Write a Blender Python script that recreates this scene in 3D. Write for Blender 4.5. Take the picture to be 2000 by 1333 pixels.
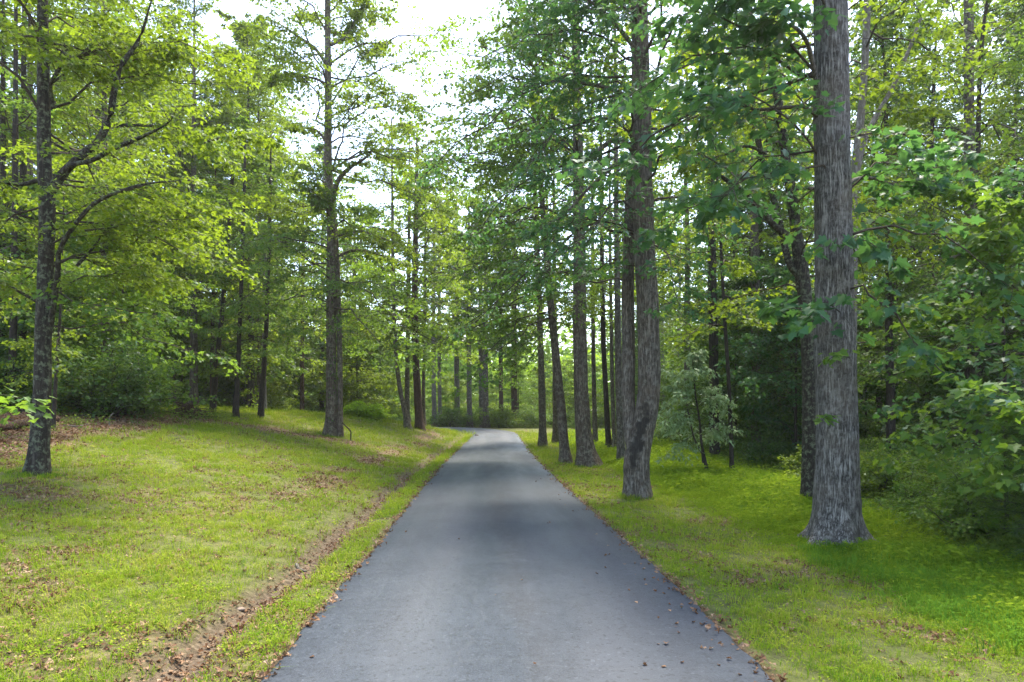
import bpy, math, random
import numpy as np
from mathutils import Vector, Matrix

# ------------------------------------------------------------------ clear
for o in list(bpy.data.objects):
    bpy.data.objects.remove(o, do_unlink=True)
scene = bpy.context.scene
COL = scene.collection
SEED = np.random.default_rng(7)

# ------------------------------------------------------------------ camera
CAMH = 1.85
FPX = 2000 * 24 / 36.0          # focal length in photo pixels
HOR = 808.0                     # photo row of the horizon
cam_d = bpy.data.cameras.new("camera")
cam_d.lens = 24
cam_d.sensor_width = 36
cam_d.shift_y = (HOR - 666.5) / 2000.0
cam_d.clip_start = 0.05
cam_d.clip_end = 3000
cam = bpy.data.objects.new("camera", cam_d)
cam.location = (0, 0, CAMH)
cam.rotation_euler = (math.radians(90), 0, 0)
COL.objects.link(cam)
scene.camera = cam

# ------------------------------------------------------------------ sky, sun, exposure
SUN_AZ = math.radians(22)      # from +Y, negative = to the left
SUN_EL = math.radians(63)
world = bpy.data.worlds.new("World")
scene.world = world
world.use_nodes = True
wn = world.node_tree
wn.nodes.clear()
sky = wn.nodes.new("ShaderNodeTexSky")
sky.sky_type = 'NISHITA'
sky.sun_disc = False
sky.sun_elevation = SUN_EL
sky.sun_rotation = SUN_AZ
sky.altitude = 200
sky.air_density = 1.0
sky.dust_density = 1.6
sky.ozone_density = 1.0
hsv = wn.nodes.new("ShaderNodeHueSaturation")
hsv.inputs["Saturation"].default_value = 0.85
bg = wn.nodes.new("ShaderNodeBackground")
bg.inputs["Strength"].default_value = 0.12
wo = wn.nodes.new("ShaderNodeOutputWorld")
wn.links.new(sky.outputs[0], hsv.inputs["Color"])
wn.links.new(hsv.outputs[0], bg.inputs["Color"])
wn.links.new(bg.outputs[0], wo.inputs["Surface"])

sun_d = bpy.data.lights.new("sun", 'SUN')
sun_d.energy = 2.5
sun_d.angle = math.radians(16)
sun_d.color = (1.0, 0.90, 0.72)
sun = bpy.data.objects.new("sun", sun_d)
sv = Vector((math.sin(SUN_AZ) * math.cos(SUN_EL), math.cos(SUN_AZ) * math.cos(SUN_EL), math.sin(SUN_EL)))
sun.rotation_euler = (-sv).to_track_quat('-Z', 'Y').to_euler()
sun.location = (0, 0, 40)
COL.objects.link(sun)

scene.view_settings.view_transform = 'Standard'
scene.view_settings.look = 'None'
scene.view_settings.exposure = 2.5
scene.view_settings.gamma = 1.0
scene.render.engine = 'CYCLES'
scene.cycles.max_bounces = 7
scene.cycles.diffuse_bounces = 5
scene.cycles.glossy_bounces = 2
scene.cycles.transmission_bounces = 4
scene.cycles.caustics_reflective = False
scene.cycles.caustics_refractive = False
scene.cycles.sample_clamp_indirect = 8.0

# ------------------------------------------------------------------ numeric helpers
def vnoise(p, seed=0):
    p = np.asarray(p, float)
    i = np.floor(p).astype(np.int64)
    f = p - i
    f = f * f * (3 - 2 * f)
    def h(ix, iy, iz):
        n = (ix * 374761393 + iy * 668265263 + iz * 2147483647 + seed * 1274126177) & 0x7fffffff
        n = ((n ^ (n >> 13)) * 1274126177) & 0x7fffffff
        n = (n ^ (n >> 16)) & 0xffff
        return n / 65535.0
    x, y, z = i[..., 0], i[..., 1], i[..., 2]
    fx, fy, fz = f[..., 0], f[..., 1], f[..., 2]
    def lx(yy, zz):
        a = h(x, yy, zz); b = h(x + 1, yy, zz)
        return a + (b - a) * fx
    a = lx(y, z); b = lx(y + 1, z); c = lx(y, z + 1); d = lx(y + 1, z + 1)
    e = a + (b - a) * fy
    g = c + (d - c) * fy
    return e + (g - e) * fz

def fbm2(x, y, sc, seed=0, octv=3):
    v = 0; amp = 0.5; tot = 0
    for k in range(octv):
        v = v + amp * vnoise(np.stack([x * sc, y * sc, np.full_like(x, 3.7 + k)], -1), seed + k)
        tot += amp; amp *= 0.5; sc *= 2.1
    return v / tot

def sstep(a, b, x):
    t = np.clip((np.asarray(x, float) - a) / (b - a), 0, 1)
    return t * t * (3 - 2 * t)

def norm(v):
    return v / np.maximum(np.linalg.norm(v, axis=-1, keepdims=True), 1e-9)

# ------------------------------------------------------------------ road centreline and terrain
RW = 1.8
_cy = np.array([-60, -10, 0, 4.7, 6.3, 8.45, 12.8, 17.4, 26.8, 35.7, 50, 58.0])
_cx = np.array([2.0, .45, .17, .06, .01, -.07, -.26, -.45, -.78, -.97, -1.22, -1.36])
def xc(y):
    y = np.asarray(y, float)
    return (np.interp(y - 1.6, _cy, _cx) + np.interp(y, _cy, _cx) + np.interp(y + 1.6, _cy, _cx)) / 3
_line = [(float(xc(y)), y) for y in np.arange(-60, 58.01, 0.6)]
_R = 7.0
_x0, _y0 = _line[-1]
for a in np.linspace(0, math.radians(84), 22)[1:]:
    _line.append((_x0 - _R + _R * math.cos(a), _y0 + _R * math.sin(a)))
_x1, _y1 = _line[-1]
for s in np.linspace(0, 70, 60)[1:]:
    _line.append((_x1 - s * math.cos(0.10), _y1 + s * math.sin(0.10)))
LINE = np.array(_line)
_tan = np.gradient(LINE, axis=0)
_tan = norm(_tan)

def road_s(x, y):
    """signed distance to the road centre, right positive, left negative"""
    x = np.asarray(x, float); y = np.asarray(y, float)
    out = x - xc(y)
    far = (y > 50)
    if np.any(far):
        P = np.stack([x[far], y[far]], -1)
        res = np.empty(len(P))
        L = LINE[175:]; T = _tan[175:]
        for k in range(0, len(P), 20000):
            q = P[k:k + 20000]
            dd = ((q[:, None, :] - L[None]) ** 2).sum(-1)
            j = dd.argmin(1)
            v = q - L[j]
            cr = T[j, 0] * v[:, 1] - T[j, 1] * v[:, 0]
            res[k:k + 20000] = np.where(cr > 0, -1, 1) * np.sqrt(dd[np.arange(len(q)), j])
        out = out.copy()
        out[far] = res
    return out

def zroad(y):
    return 0.14 * sstep(36, 58, y) + 0.46 * sstep(57, 69, y)

_ty = [0, 5, 12, 22, 30, 38, 44, 48, 54, 60, 80, 120]
_tv = [1.4, 1.7, 2.2, 2.7, 2.45, 2.25, 1.7, 1.25, .7, .25, .2, .6]
_sy = [0, 5, 12, 20, 30, 38, 46, 54, 60]
_sv = [.10, .105, .135, .20, .215, .30, .42, .25, .10]
def ground(x, y, rough=True):
    x = np.asarray(x, float); y = np.asarray(y, float)
    s = road_s(x, y)
    d = np.abs(s) - RW
    T = np.interp(y, _ty, _tv); sl = np.interp(y, _sy, _sv)
    u = np.maximum(d - 0.85, 0)
    q = sl * u / np.maximum(T, .05)
    left = T * q / (1 + q ** 3) ** (1 / 3.0)
    left = left - 0.13 * np.exp(-((d - 0.70 - 0.06 * np.sin(y * 1.3)) / 0.20) ** 2) * sstep(64, 50, y) - 0.02
    dd = np.maximum(d, 0)
    right = -0.03 - 0.24 * (1 - np.exp(-dd / 2.6)) - 0.35 * sstep(6, 16, dd) * sstep(60, 30, y)
    z = np.where(s < 0, left, right)
    inside = d < 0.0
    z = np.where(inside, -0.06, z)
    z = z + zroad(y)
    if rough:
        amp = np.clip(d * 0.6, 0, 1)
        z = z + amp * (0.10 * (fbm2(x, y, 0.35, 11) - 0.5) + 0.05 * (fbm2(x, y, 1.7, 12) - 0.5))
        z = z + 1.2 * sstep(120, 300, np.hypot(x, y))
    return z

def g1(x, y):
    return float(ground(np.array([x]), np.array([y]))[0])

def hit(px, py, lo=4.0, hi=140.0):
    """where the view line of a photo pixel meets the ground"""
    ys = np.arange(lo, hi, 0.05)
    xs = (px - 1000) / FPX * ys
    zs = CAMH - (py - HOR) / FPX * ys
    g = ground(xs, ys)
    k = np.where(zs <= g)[0]
    return ys[k[0]] if len(k) else None

def W(px, py, Y):
    return np.array([(px - 1000) / FPX * Y, Y, CAMH - (py - HOR) / FPX * Y])

# ------------------------------------------------------------------ mesh helpers
def mesh_np(name, verts, polys_idx, polys_len, mat, attrs=None, smooth=False):
    """verts (n,3); polys_idx flat vertex indices; polys_len loops per face"""
    me = bpy.data.meshes.new(name)
    verts = np.ascontiguousarray(verts, dtype=np.float32)
    idx = np.ascontiguousarray(polys_idx, dtype=np.int32)
    ln = np.ascontiguousarray(polys_len, dtype=np.int32)
    me.vertices.add(len(verts)); me.vertices.foreach_set("co", verts.ravel())
    me.loops.add(len(idx)); me.loops.foreach_set("vertex_index", idx)
    me.polygons.add(len(ln))
    st = np.zeros(len(ln), np.int32); st[1:] = np.cumsum(ln)[:-1]
    me.polygons.foreach_set("loop_start", st)
    try:
        me.polygons.foreach_set("loop_total", ln)
    except Exception:
        pass
    me.polygons.foreach_set("use_smooth", np.full(len(ln), smooth, dtype=bool))
    if attrs:
        for an, (dom, typ, data) in attrs.items():
            at = me.attributes.new(an, typ, dom)
            key = {"FLOAT": "value", "FLOAT_VECTOR": "vector", "FLOAT_COLOR": "color", "INT": "value"}[typ]
            at.data.foreach_set(key, np.ascontiguousarray(data).ravel())
    if mat is not None:
        me.materials.append(mat)
    me.update(calc_edges=True)
    return me

def obj(name, me, parent=None, label=None, cat=None, group=None, kind=None):
    o = bpy.data.objects.new(name, me)
    COL.objects.link(o)
    if parent is not None:
        o.parent = parent
    if label: o["label"] = label
    if cat: o["category"] = cat
    if group: o["group"] = group
    if kind: o["kind"] = kind
    return o

def grid_faces(nu, nv, wrap):
    """nu rings of nv points -> quads"""
    a = np.arange(nu - 1)[:, None] * nv
    j = np.arange(nv if wrap else nv - 1)[None]
    j2 = (j + 1) % nv
    q = np.stack([a + j, a + j2, a + nv + j2, a + nv + j], -1).reshape(-1, 4)
    return q

def join_np(parts):
    """[(verts, idx, len)] -> one"""
    V, I, L = [], [], []
    n = 0
    for v, i, l in parts:
        V.append(v); I.append(np.asarray(i).ravel() + n); L.append(np.asarray(l)); n += len(v)
    return np.concatenate(V), np.concatenate(I), np.concatenate(L)

def tubes(P, R, k=5):
    """P (n,S,3) curves, R (n,S) radii -> verts, idx, len"""
    n, S, _ = P.shape
    T = norm(np.gradient(P, axis=1))
    up = np.where(np.abs(T[..., 2:3]) > 0.9, np.array([1., 0, 0]), np.array([0, 0, 1.]))
    A = norm(np.cross(T, up)); B = np.cross(T, A)
    th = np.linspace(0, 2 * np.pi, k, endpoint=False)
    V = P[:, :, None, :] + R[:, :, None, None] * (A[:, :, None, :] * np.cos(th)[None, None, :, None] + B[:, :, None, :] * np.sin(th)[None, None, :, None])
    q = grid_faces(S, k, True)
    idx = (q[None] + (np.arange(n) * S * k)[:, None, None]).reshape(-1)
    return V.reshape(-1, 3), idx, np.full(n * len(q), 4)

def resample(pts, rad, n):
    pts = np.asarray(pts, float); rad = np.asarray(rad, float)
    t = np.concatenate([[0], np.cumsum(np.linalg.norm(np.diff(pts, axis=0), axis=1))])
    m = len(pts)
    # Catmull-Rom through the points
    tt = np.linspace(0, t[-1], n)
    k = np.clip(np.searchsorted(t, tt, side='right') - 1, 0, m - 2)
    u = ((tt - t[k]) / (t[k + 1] - t[k]))[:, None]
    p0 = pts[np.maximum(k - 1, 0)]; p1 = pts[k]; p2 = pts[k + 1]; p3 = pts[np.minimum(k + 2, m - 1)]
    h = (t[k + 1] - t[k])[:, None]
    h0 = (t[k + 1] - t[np.maximum(k - 1, 0)])[:, None]; h1 = (t[np.minimum(k + 2, m - 1)] - t[k])[:, None]
    m1 = (p2 - p0) / h0 * h; m2 = (p3 - p1) / h1 * h
    out = (2 * u ** 3 - 3 * u ** 2 + 1) * p1 + (u ** 3 - 2 * u ** 2 + u) * m1 + (-2 * u ** 3 + 3 * u ** 2) * p2 + (u ** 3 - u ** 2) * m2
    return out, np.interp(tt, t, rad)

def trunk_np(pts, rad, rings=40, sides=14, flare=0.35, rough=0.03, seed=0, furrow=0.0, flare_h=0.28):
    C, R = resample(pts, rad, rings)
    h = C[:, 2] - C[0, 2]
    th = np.linspace(0, 2 * np.pi, sides, endpoint=False)
    rng = np.random.default_rng(seed)
    lob = 1 + 0.55 * np.sin(th * 5 + rng.uniform(0, 6)) + 0.38 * np.sin(th * 3 + rng.uniform(0, 6))
    fl = flare * np.exp(-np.maximum(h, 0) / flare_h)
    rr = R[:, None] * (1 + fl[:, None] * lob[None])
    dx = np.cos(th)[None]; dy = np.sin(th)[None]
    q = np.stack([np.broadcast_to(C[:, None, 0] * .6 + dx * R[:, None], rr.shape) * 4, np.broadcast_to(dy * R[:, None], rr.shape) * 4, np.broadcast_to(h[:, None], rr.shape) * 1.3], -1)
    rr = rr * (1 + rough * 4 * (vnoise(q, seed) - 0.5))
    if furrow > 0:
        wob = vnoise(np.stack([np.broadcast_to(dx, rr.shape) * 2.5, np.broadcast_to(dy, rr.shape) * 2.5, np.broadcast_to(h[:, None], rr.shape) * 2.2], -1), seed + 5)
        ang = np.broadcast_to(th[None], rr.shape) + 0.35 * (wob - .5)
        cx = np.cos(ang) * R.mean() / 0.035; cyy = np.sin(ang) * R.mean() / 0.035
        n1 = vnoise(np.stack([cx, cyy, np.broadcast_to(h[:, None], rr.shape) * 3.0], -1), seed + 9)
        n2 = vnoise(np.stack([cx * 2.1, cyy * 2.1, np.broadcast_to(h[:, None], rr.shape) * 9.0], -1), seed + 10)
        ridge = 1 - np.abs(2 * n1 - 1)
        rr = rr + furrow * (0.6 - ridge) + furrow * 0.5 * (n2 - .5)
    V = np.stack([C[:, None, 0] + rr * dx, C[:, None, 1] + rr * dy, np.broadcast_to(C[:, None, 2], rr.shape)], -1)
    V[0, :, 2] -= 0.25
    V = V.reshape(-1, 3)
    q = grid_faces(rings, sides, True)
    return V, q.reshape(-1), np.full(len(q), 4)

# ------------------------------------------------------------------ materials
def nt(name):
    m = bpy.data.materials.new(name); m.use_nodes = True
    t = m.node_tree; t.nodes.clear()
    return m, t, t.nodes.new, t.links.new

def mixcol(N, L, fac, a, b, bt='MIX'):
    m = N("ShaderNodeMix"); m.data_type = 'RGBA'; m.blend_type = bt
    for s, v in ((m.inputs[0], fac), (m.inputs[6], a), (m.inputs[7], b)):
        if hasattr(v, "links"): L(v, s)
        elif isinstance(v, (int, float)): s.default_value = v
        else: s.default_value = (*v, 1)
    return m.outputs[2]

def ramp(N, L, src, stops):
    r = N("ShaderNodeValToRGB")
    L(src, r.inputs[0])
    e = r.color_ramp.elements
    while len(e) > 1: e.remove(e[-1])
    e[0].position, c = stops[0]; e[0].color = (*c, 1) if len(c) == 3 else c
    for p, c in stops[1:]:
        x = e.new(p); x.color = (*c, 1)
    return r.outputs[0]

def math_n(N, L, op, a, b=0.0):
    m = N("ShaderNodeMath"); m.operation = op
    for s, v in ((m.inputs[0], a), (m.inputs[1], b)):
        if hasattr(v, "links"): L(v, s)
        else: s.default_value = v
    return m.outputs[0]

def leaf_mat(name, dark, mid, light, trans, tf=0.42, gloss=0.06, rough=0.5):
    m, t, N, L = nt(name)
    at = N("ShaderNodeAttribute"); at.attribute_name = "lv"
    oi = N("ShaderNodeObjectInfo")
    tc = N("ShaderNodeTexCoord")
    no = N("ShaderNodeTexNoise"); no.inputs["Scale"].default_value = 0.55; no.inputs["Detail"].default_value = 2
    L(tc.outputs["Object"], no.inputs["Vector"])
    v = math_n(N, L, 'ADD', math_n(N, L, 'MULTIPLY', at.outputs["Fac"], 0.62), math_n(N, L, 'MULTIPLY', no.outputs["Fac"], 0.38))
    v = math_n(N, L, 'ADD', v, math_n(N, L, 'MULTIPLY', math_n(N, L, 'SUBTRACT', oi.outputs["Random"], 0.5), 0.22))
    c = ramp(N, L, v, [(0.12, dark), (0.5, mid), (0.88, light)])
    tcol = mixcol(N, L, 0.5, c, trans)
    d = N("ShaderNodeBsdfDiffuse"); L(c, d.inputs["Color"])
    tr = N("ShaderNodeBsdfTranslucent"); L(tcol, tr.inputs["Color"])
    mx = N("ShaderNodeMixShader"); mx.inputs[0].default_value = tf
    L(d.outputs[0], mx.inputs[1]); L(tr.outputs[0], mx.inputs[2])
    g = N("ShaderNodeBsdfGlossy"); g.inputs["Roughness"].default_value = rough
    g.inputs["Color"].default_value = (0.9, 0.95, 1.0, 1)
    lw = N("ShaderNodeLayerWeight"); lw.inputs["Blend"].default_value = 0.25
    gf = math_n(N, L, 'ADD', math_n(N, L, 'MULTIPLY', lw.outputs["Fresnel"], 0.10), gloss * 0.2)
    m2 = N("ShaderNodeMixShader"); L(gf, m2.inputs[0])
    L(mx.outputs[0], m2.inputs[1]); L(g.outputs[0], m2.inputs[2])
    o = N("ShaderNodeOutputMaterial"); L(m2.outputs[0], o.inputs["Surface"])
    return m

def bark_mat(name, light, dark, sxy=16, sz=2.2, lichen=None, lam=0.0, bump=0.9, lsc=7.0, stain=None):
    m, t, N, L = nt(name)
    tc = N("ShaderNodeTexCoord")
    mp = N("ShaderNodeMapping"); mp.inputs["Scale"].default_value = (sxy, sxy, sz)
    L(tc.outputs["Object"], mp.inputs["Vector"])
    n1 = N("ShaderNodeTexNoise"); n1.inputs["Scale"].default_value = 1.0; n1.inputs["Detail"].default_value = 5; n1.inputs["Roughness"].default_value = 0.65
    L(mp.outputs[0], n1.inputs["Vector"])
    rid = math_n(N, L, 'MULTIPLY', math_n(N, L, 'ABSOLUTE', math_n(N, L, 'SUBTRACT', n1.outputs["Fac"], .5)), 2.0)
    mp2 = N("ShaderNodeMapping"); mp2.inputs["Scale"].default_value = (sxy * 2.3, sxy * 2.3, sz * 5); L(tc.outputs["Object"], mp2.inputs["Vector"])
    n2 = N("ShaderNodeTexNoise"); n2.inputs["Scale"].default_value = 1.0; n2.inputs["Detail"].default_value = 4; n2.inputs["Roughness"].default_value = .7
    L(mp2.outputs[0], n2.inputs["Vector"])
    f = math_n(N, L, 'MULTIPLY', ramp(N, L, rid, [(0.0, (.12, .12, .12)), (.10, (.45, .45, .45)), (.34, (1, 1, 1))]), math_n(N, L, 'ADD', math_n(N, L, 'MULTIPLY', n2.outputs["Fac"], 1.3), .15))
    c = ramp(N, L, f, [(0.10, dark), (0.46, tuple(.38 * a_ + .62 * b_ for a_, b_ in zip(light, dark))), (0.92, light)])
    big = N("ShaderNodeTexNoise"); big.inputs["Scale"].default_value = 2.3; big.inputs["Detail"].default_value = 4
    L(tc.outputs["Object"], big.inputs["Vector"])
    c = mixcol(N, L, math_n(N, L, 'MULTIPLY', ramp(N, L, big.outputs["Fac"], [(0.40, (0, 0, 0)), (0.66, (1, 1, 1))]), 0.42), c, (light[0] * .42, light[1] * .36, light[2] * .30))
    if lichen:
        ln = N("ShaderNodeTexNoise"); ln.inputs["Scale"].default_value = lsc; ln.inputs["Detail"].default_value = 6; ln.inputs["Roughness"].default_value = 0.7
        L(tc.outputs["Object"], ln.inputs["Vector"])
        c = mixcol(N, L, math_n(N, L, 'MULTIPLY', ramp(N, L, ln.outputs["Fac"], [(0.50, (0, 0, 0)), (0.62, (1, 1, 1))]), lam), c, lichen)
    if stain:
        sx = N("ShaderNodeSeparateXYZ"); L(tc.outputs["Object"], sx.inputs[0])
        dn = N("ShaderNodeTexNoise"); dn.inputs["Scale"].default_value = 3.5; dn.inputs["Detail"].default_value = 6; L(tc.outputs["Object"], dn.inputs["Vector"])
        zz_ = math_n(N, L, 'SUBTRACT', sx.outputs[2], stain[0]); zz_ = math_n(N, L, 'DIVIDE', zz_, stain[1])
        xx_ = math_n(N, L, 'DIVIDE', math_n(N, L, 'SUBTRACT', math_n(N, L, 'SUBTRACT', sx.outputs[0], stain[2]), math_n(N, L, 'MULTIPLY', sx.outputs[2], stain[4])), stain[3])
        rr_ = math_n(N, L, 'ADD', math_n(N, L, 'MULTIPLY', zz_, zz_), math_n(N, L, 'MULTIPLY', xx_, xx_))
        rr_ = math_n(N, L, 'ADD', rr_, math_n(N, L, 'MULTIPLY', math_n(N, L, 'SUBTRACT', dn.outputs["Fac"], .5), 3.6))
        c = mixcol(N, L, ramp(N, L, rr_, [(.35, (.85, .85, .85)), (1.25, (0, 0, 0))]), c, (.020, .018, .015))
    p = N("ShaderNodeBsdfPrincipled"); L(c, p.inputs["Base Color"]); p.inputs["Roughness"].default_value = 0.85
    p.inputs["Specular IOR Level"].default_value = 0.25
    b = N("ShaderNodeBump"); b.inputs["Strength"].default_value = bump; b.inputs["Distance"].default_value = 0.03
    L(f, b.inputs["Height"]); L(b.outputs[0], p.inputs["Normal"])
    o = N("ShaderNodeOutputMaterial"); L(p.outputs[0], o.inputs["Surface"])
    return m

LM = {}
LM['maple'] = leaf_mat("leaf_yellow_green", (.036, .078, .006), (.080, .150, .010), (.155, .222, .014), (.35, .48, .02), tf=0.56)
LM['teal'] = leaf_mat("leaf_blue_green", (.016, .062, .026), (.032, .108, .040), (.085, .175, .034), (.16, .36, .05), tf=0.46, gloss=0.10, rough=0.5)
LM['green'] = leaf_mat("leaf_mid_green", (.030, .080, .012), (.064, .148, .018), (.135, .220, .022), (.28, .44, .03), tf=0.53)
LM['dark'] = leaf_mat("leaf_dark_green", (.022, .060, .012), (.044, .105, .018), (.090, .160, .022), (.20, .34, .03), tf=0.45)
LM['bright'] = leaf_mat("leaf_fresh_green", (.10, .20, .010), (.17, .31, .014), (.25, .40, .020), (.40, .58, .03), tf=0.52)
LM['lime'] = leaf_mat("leaf_lime_green", (.20, .36, .010), (.30, .48, .012), (.40, .56, .016), (.50, .66, .02), tf=0.45)
LM['pale'] = leaf_mat("leaf_pale_green", (.11, .19, .07), (.19, .29, .12), (.29, .39, .19), (.28, .42, .13), tf=0.40, gloss=0.16, rough=0.5)
BM = {}
BM['grey'] = bark_mat("bark_grey_furrowed", (.30, .272, .238), (.036, .030, .025), 17, 2.4, lichen=(.33, .33, .30), lam=.4)
BM['stained'] = bark_mat("bark_grey_blackened", (.31, .270, .225), (.036, .029, .023), 19, 2.2, lichen=(.33, .32, .28), lam=.3, stain=(1.4, .95, -.36, .19, .24))
BM['tulip'] = bark_mat("bark_grey_silver", (.36, .345, .32), (.020, .017, .015), 24, 2.6, lichen=(.44, .43, .40), lam=0.24, lsc=9)
BM['lichen'] = bark_mat("bark_dark_lichen", (.090, .076, .060), (.016, .013, .010), 16, 2.6, lichen=(.22, .25, .16), lam=0.55, lsc=11)
BM['brown'] = bark_mat("bark_red_brown", (.17, .105, .072), (.036, .023, .017), 13, 2.6)
BM['dark'] = bark_mat("bark_dark", (.10, .085, .068), (.022, .018, .015), 20, 3.0)
BM['greybrown'] = bark_mat("bark_grey_brown", (.26, .216, .172), (.036, .028, .021), 16, 2.4, lichen=(.28, .28, .20), lam=0.45)
BM['pale'] = bark_mat("bark_pale_grey", (.36, .34, .31), (.12, .105, .09), 12, 3.0)
BM['twig'] = bark_mat("bark_twig", (.10, .082, .062), (.035, .028, .022), 30, 12, bump=0.2)

# ------------------------------------------------------------------ leaves
T_LOBED = [(0, 0), (.20, -.03), (.44, .06), (.33, .24), (.56, .50), (.27, .52), (.20, .74), (0, 1.0)]
T_MID = [(0, 0), (.46, .28), (.20, .52), (0, 1.0)]
T_KITE = [(0, 0), (.40, .42), (0, 1.0)]
T_LANCE = [(0, 0), (.16, .40), (0, 1.0)]

def leaf_faces(tmpl):
    h = np.array(tmpl, float)
    inner = h[1:-1]
    v = [(0, 0)] + [tuple(a) for a in inner] + [(0, 1.0)] + [(-a[0], a[1]) for a in inner[::-1]]
    k = len(inner)
    n = 2 + 2 * k
    right = list(range(0, k + 2))
    left = [0, k + 1] + list(range(k + 2, n))
    return np.array(v), right, left

def leaves_np(pos, Y, Nn, size, tmpl, rng, fold=0.22, curl=0.12):
    """pos base points, Y tip directions, Nn normals -> verts, idx, len, lv"""
    v, fr, fl = leaf_faces(tmpl)
    Y = norm(Y); X = norm(np.cross(Y, Nn)); Z = np.cross(X, Y)
    n = len(pos)
    size = np.asarray(size)[:, None, None]
    lx = v[None, :, 0:1]; ly = v[None, :, 1:2]
    f = (fold * rng.uniform(.3, 1.4, n))[:, None, None]
    c = (curl * rng.uniform(-.3, 1.6, n))[:, None, None]
    lz = f * np.abs(lx) - c * ly ** 2
    V = pos[:, None, :] + size * (lx * X[:, None, :] + ly * Y[:, None, :] + lz * Z[:, None, :])
    k = len(v)
    base = np.array(fr + fl)
    idx = (base[None] + (np.arange(n) * k)[:, None]).reshape(-1)
    ln = np.tile([len(fr), len(fl)], n)
    return V.reshape(-1, 3), idx, ln

def children(P, lens, m, tmin, tmax, ang, lf, droop, rng, S=4, flat=0.16, tail=0.55):
    n, Sp, _ = P.shape
    t = (np.linspace(tmin, tmax, m)[None] + rng.uniform(-.5, .5, (n, m)) * (tmax - tmin) / m).clip(0.02, 1)
    u = t * (Sp - 1); k = np.clip(u.astype(int), 0, Sp - 2); f = (u - k)[..., None]
    ar = np.arange(n)[:, None]
    b = P[ar, k] * (1 - f) + P[ar, k + 1] * f
    tg = norm(P[ar, k + 1] - P[ar, k])
    side = np.where(np.arange(m) % 2 == 0, 1., -1.)[None, :, None]
    lat = norm(np.cross(tg, np.array([0, 0, 1.])) + 1e-6) * side
    a = ang + rng.uniform(-.25, .25, (n, m, 1))
    d = tg * np.cos(a) + lat * np.sin(a) + rng.normal(0, 1, (n, m, 3)) * np.array([flat, flat, flat * 1.1])
    d = norm(d)
    l = (lens[:, None] * lf * (1 - tail * t) * rng.uniform(.7, 1.25, (n, m))).reshape(-1)
    b = b.reshape(-1, 3); d = d.reshape(-1, 3)
    s = np.linspace(0, 1, S)[None, :, None]
    C = b[:, None] + d[:, None] * l[:, None, None] * s
    C[..., 2] -= droop * l[:, None] * s[..., 0] ** 2
    C += rng.normal(0, .03, C.shape) * l[:, None, None] * s
    return C, l

def leaf_set(C, l, per, size, rng, tilt=0.45, spread=0.07, var=0.42):
    n, S, _ = C.shape
    t = (np.arange(per)[None] + rng.uniform(.1, .9, (n, per))) / per
    u = t * (S - 1); k = np.clip(u.astype(int), 0, S - 2); f = (u - k)[..., None]
    ar = np.arange(n)[:, None]
    b = (C[ar, k] * (1 - f) + C[ar, k + 1] * f)
    tg = norm(C[ar, k + 1] - C[ar, k])
    side = np.where((np.arange(per)[None] + rng.integers(0, 2, (n, 1))) % 2 == 0, 1., -1.)[..., None]
    lat = norm(np.cross(tg, np.array([0, 0, 1.])) + 1e-6) * side
    dirv = tg * rng.uniform(.2, .9, (n, per, 1)) + lat * rng.uniform(.5, 1, (n, per, 1)) + np.array([0, 0, -.30])
    dirv = norm(dirv + rng.normal(0, .25, dirv.shape)).reshape(-1, 3)
    nn = norm(np.array([0, 0, 1.]) + rng.normal(0, tilt, (n * per, 3)))
    b = b.reshape(-1, 3) + lat.reshape(-1, 3) * rng.uniform(.1, 1, (n * per, 1)) * spread
    b = b + rng.normal(0, spread * .6, b.shape)
    sz = size * rng.uniform(1 - var, 1 + var, n * per)
    return b, dirv, nn, sz

def leaf_mesh(name, sets, tmpl, mat, rng, fold=.22, curl=.12):
    b = np.concatenate([s[0] for s in sets]); d = np.concatenate([s[1] for s in sets])
    nn = np.concatenate([s[2] for s in sets]); sz = np.concatenate([s[3] for s in sets])
    V, I, Ln = leaves_np(b, d, nn, sz, tmpl, rng, fold, curl)
    lv = np.repeat(rng.uniform(0, 1, len(b)).astype(np.float32), 2)
    return mesh_np(name, V, I, Ln, mat, {"lv": ("FACE", "FLOAT", lv)})

def branch_paths(rng, axis, zs, az, lens, elev, droop, S=8, wob=.10):
    """axis(z) -> xyz on the trunk"""
    n = len(zs)
    b = np.array([axis(z) for z in zs])
    d = np.stack([np.sin(az) * np.cos(elev), np.cos(az) * np.cos(elev), np.sin(elev)], -1)
    s = np.linspace(0, 1, S)[None, :, None]
    P = b[:, None] + d[:, None] * lens[:, None, None] * s
    P[..., 2] -= (droop * lens)[:, None] * s[..., 0] ** 2
    j = rng.normal(0, wob, (n, S, 3)); j[:, 0] = 0
    P += np.cumsum(j, axis=1) * lens[:, None, None] * .35
    return P

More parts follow.
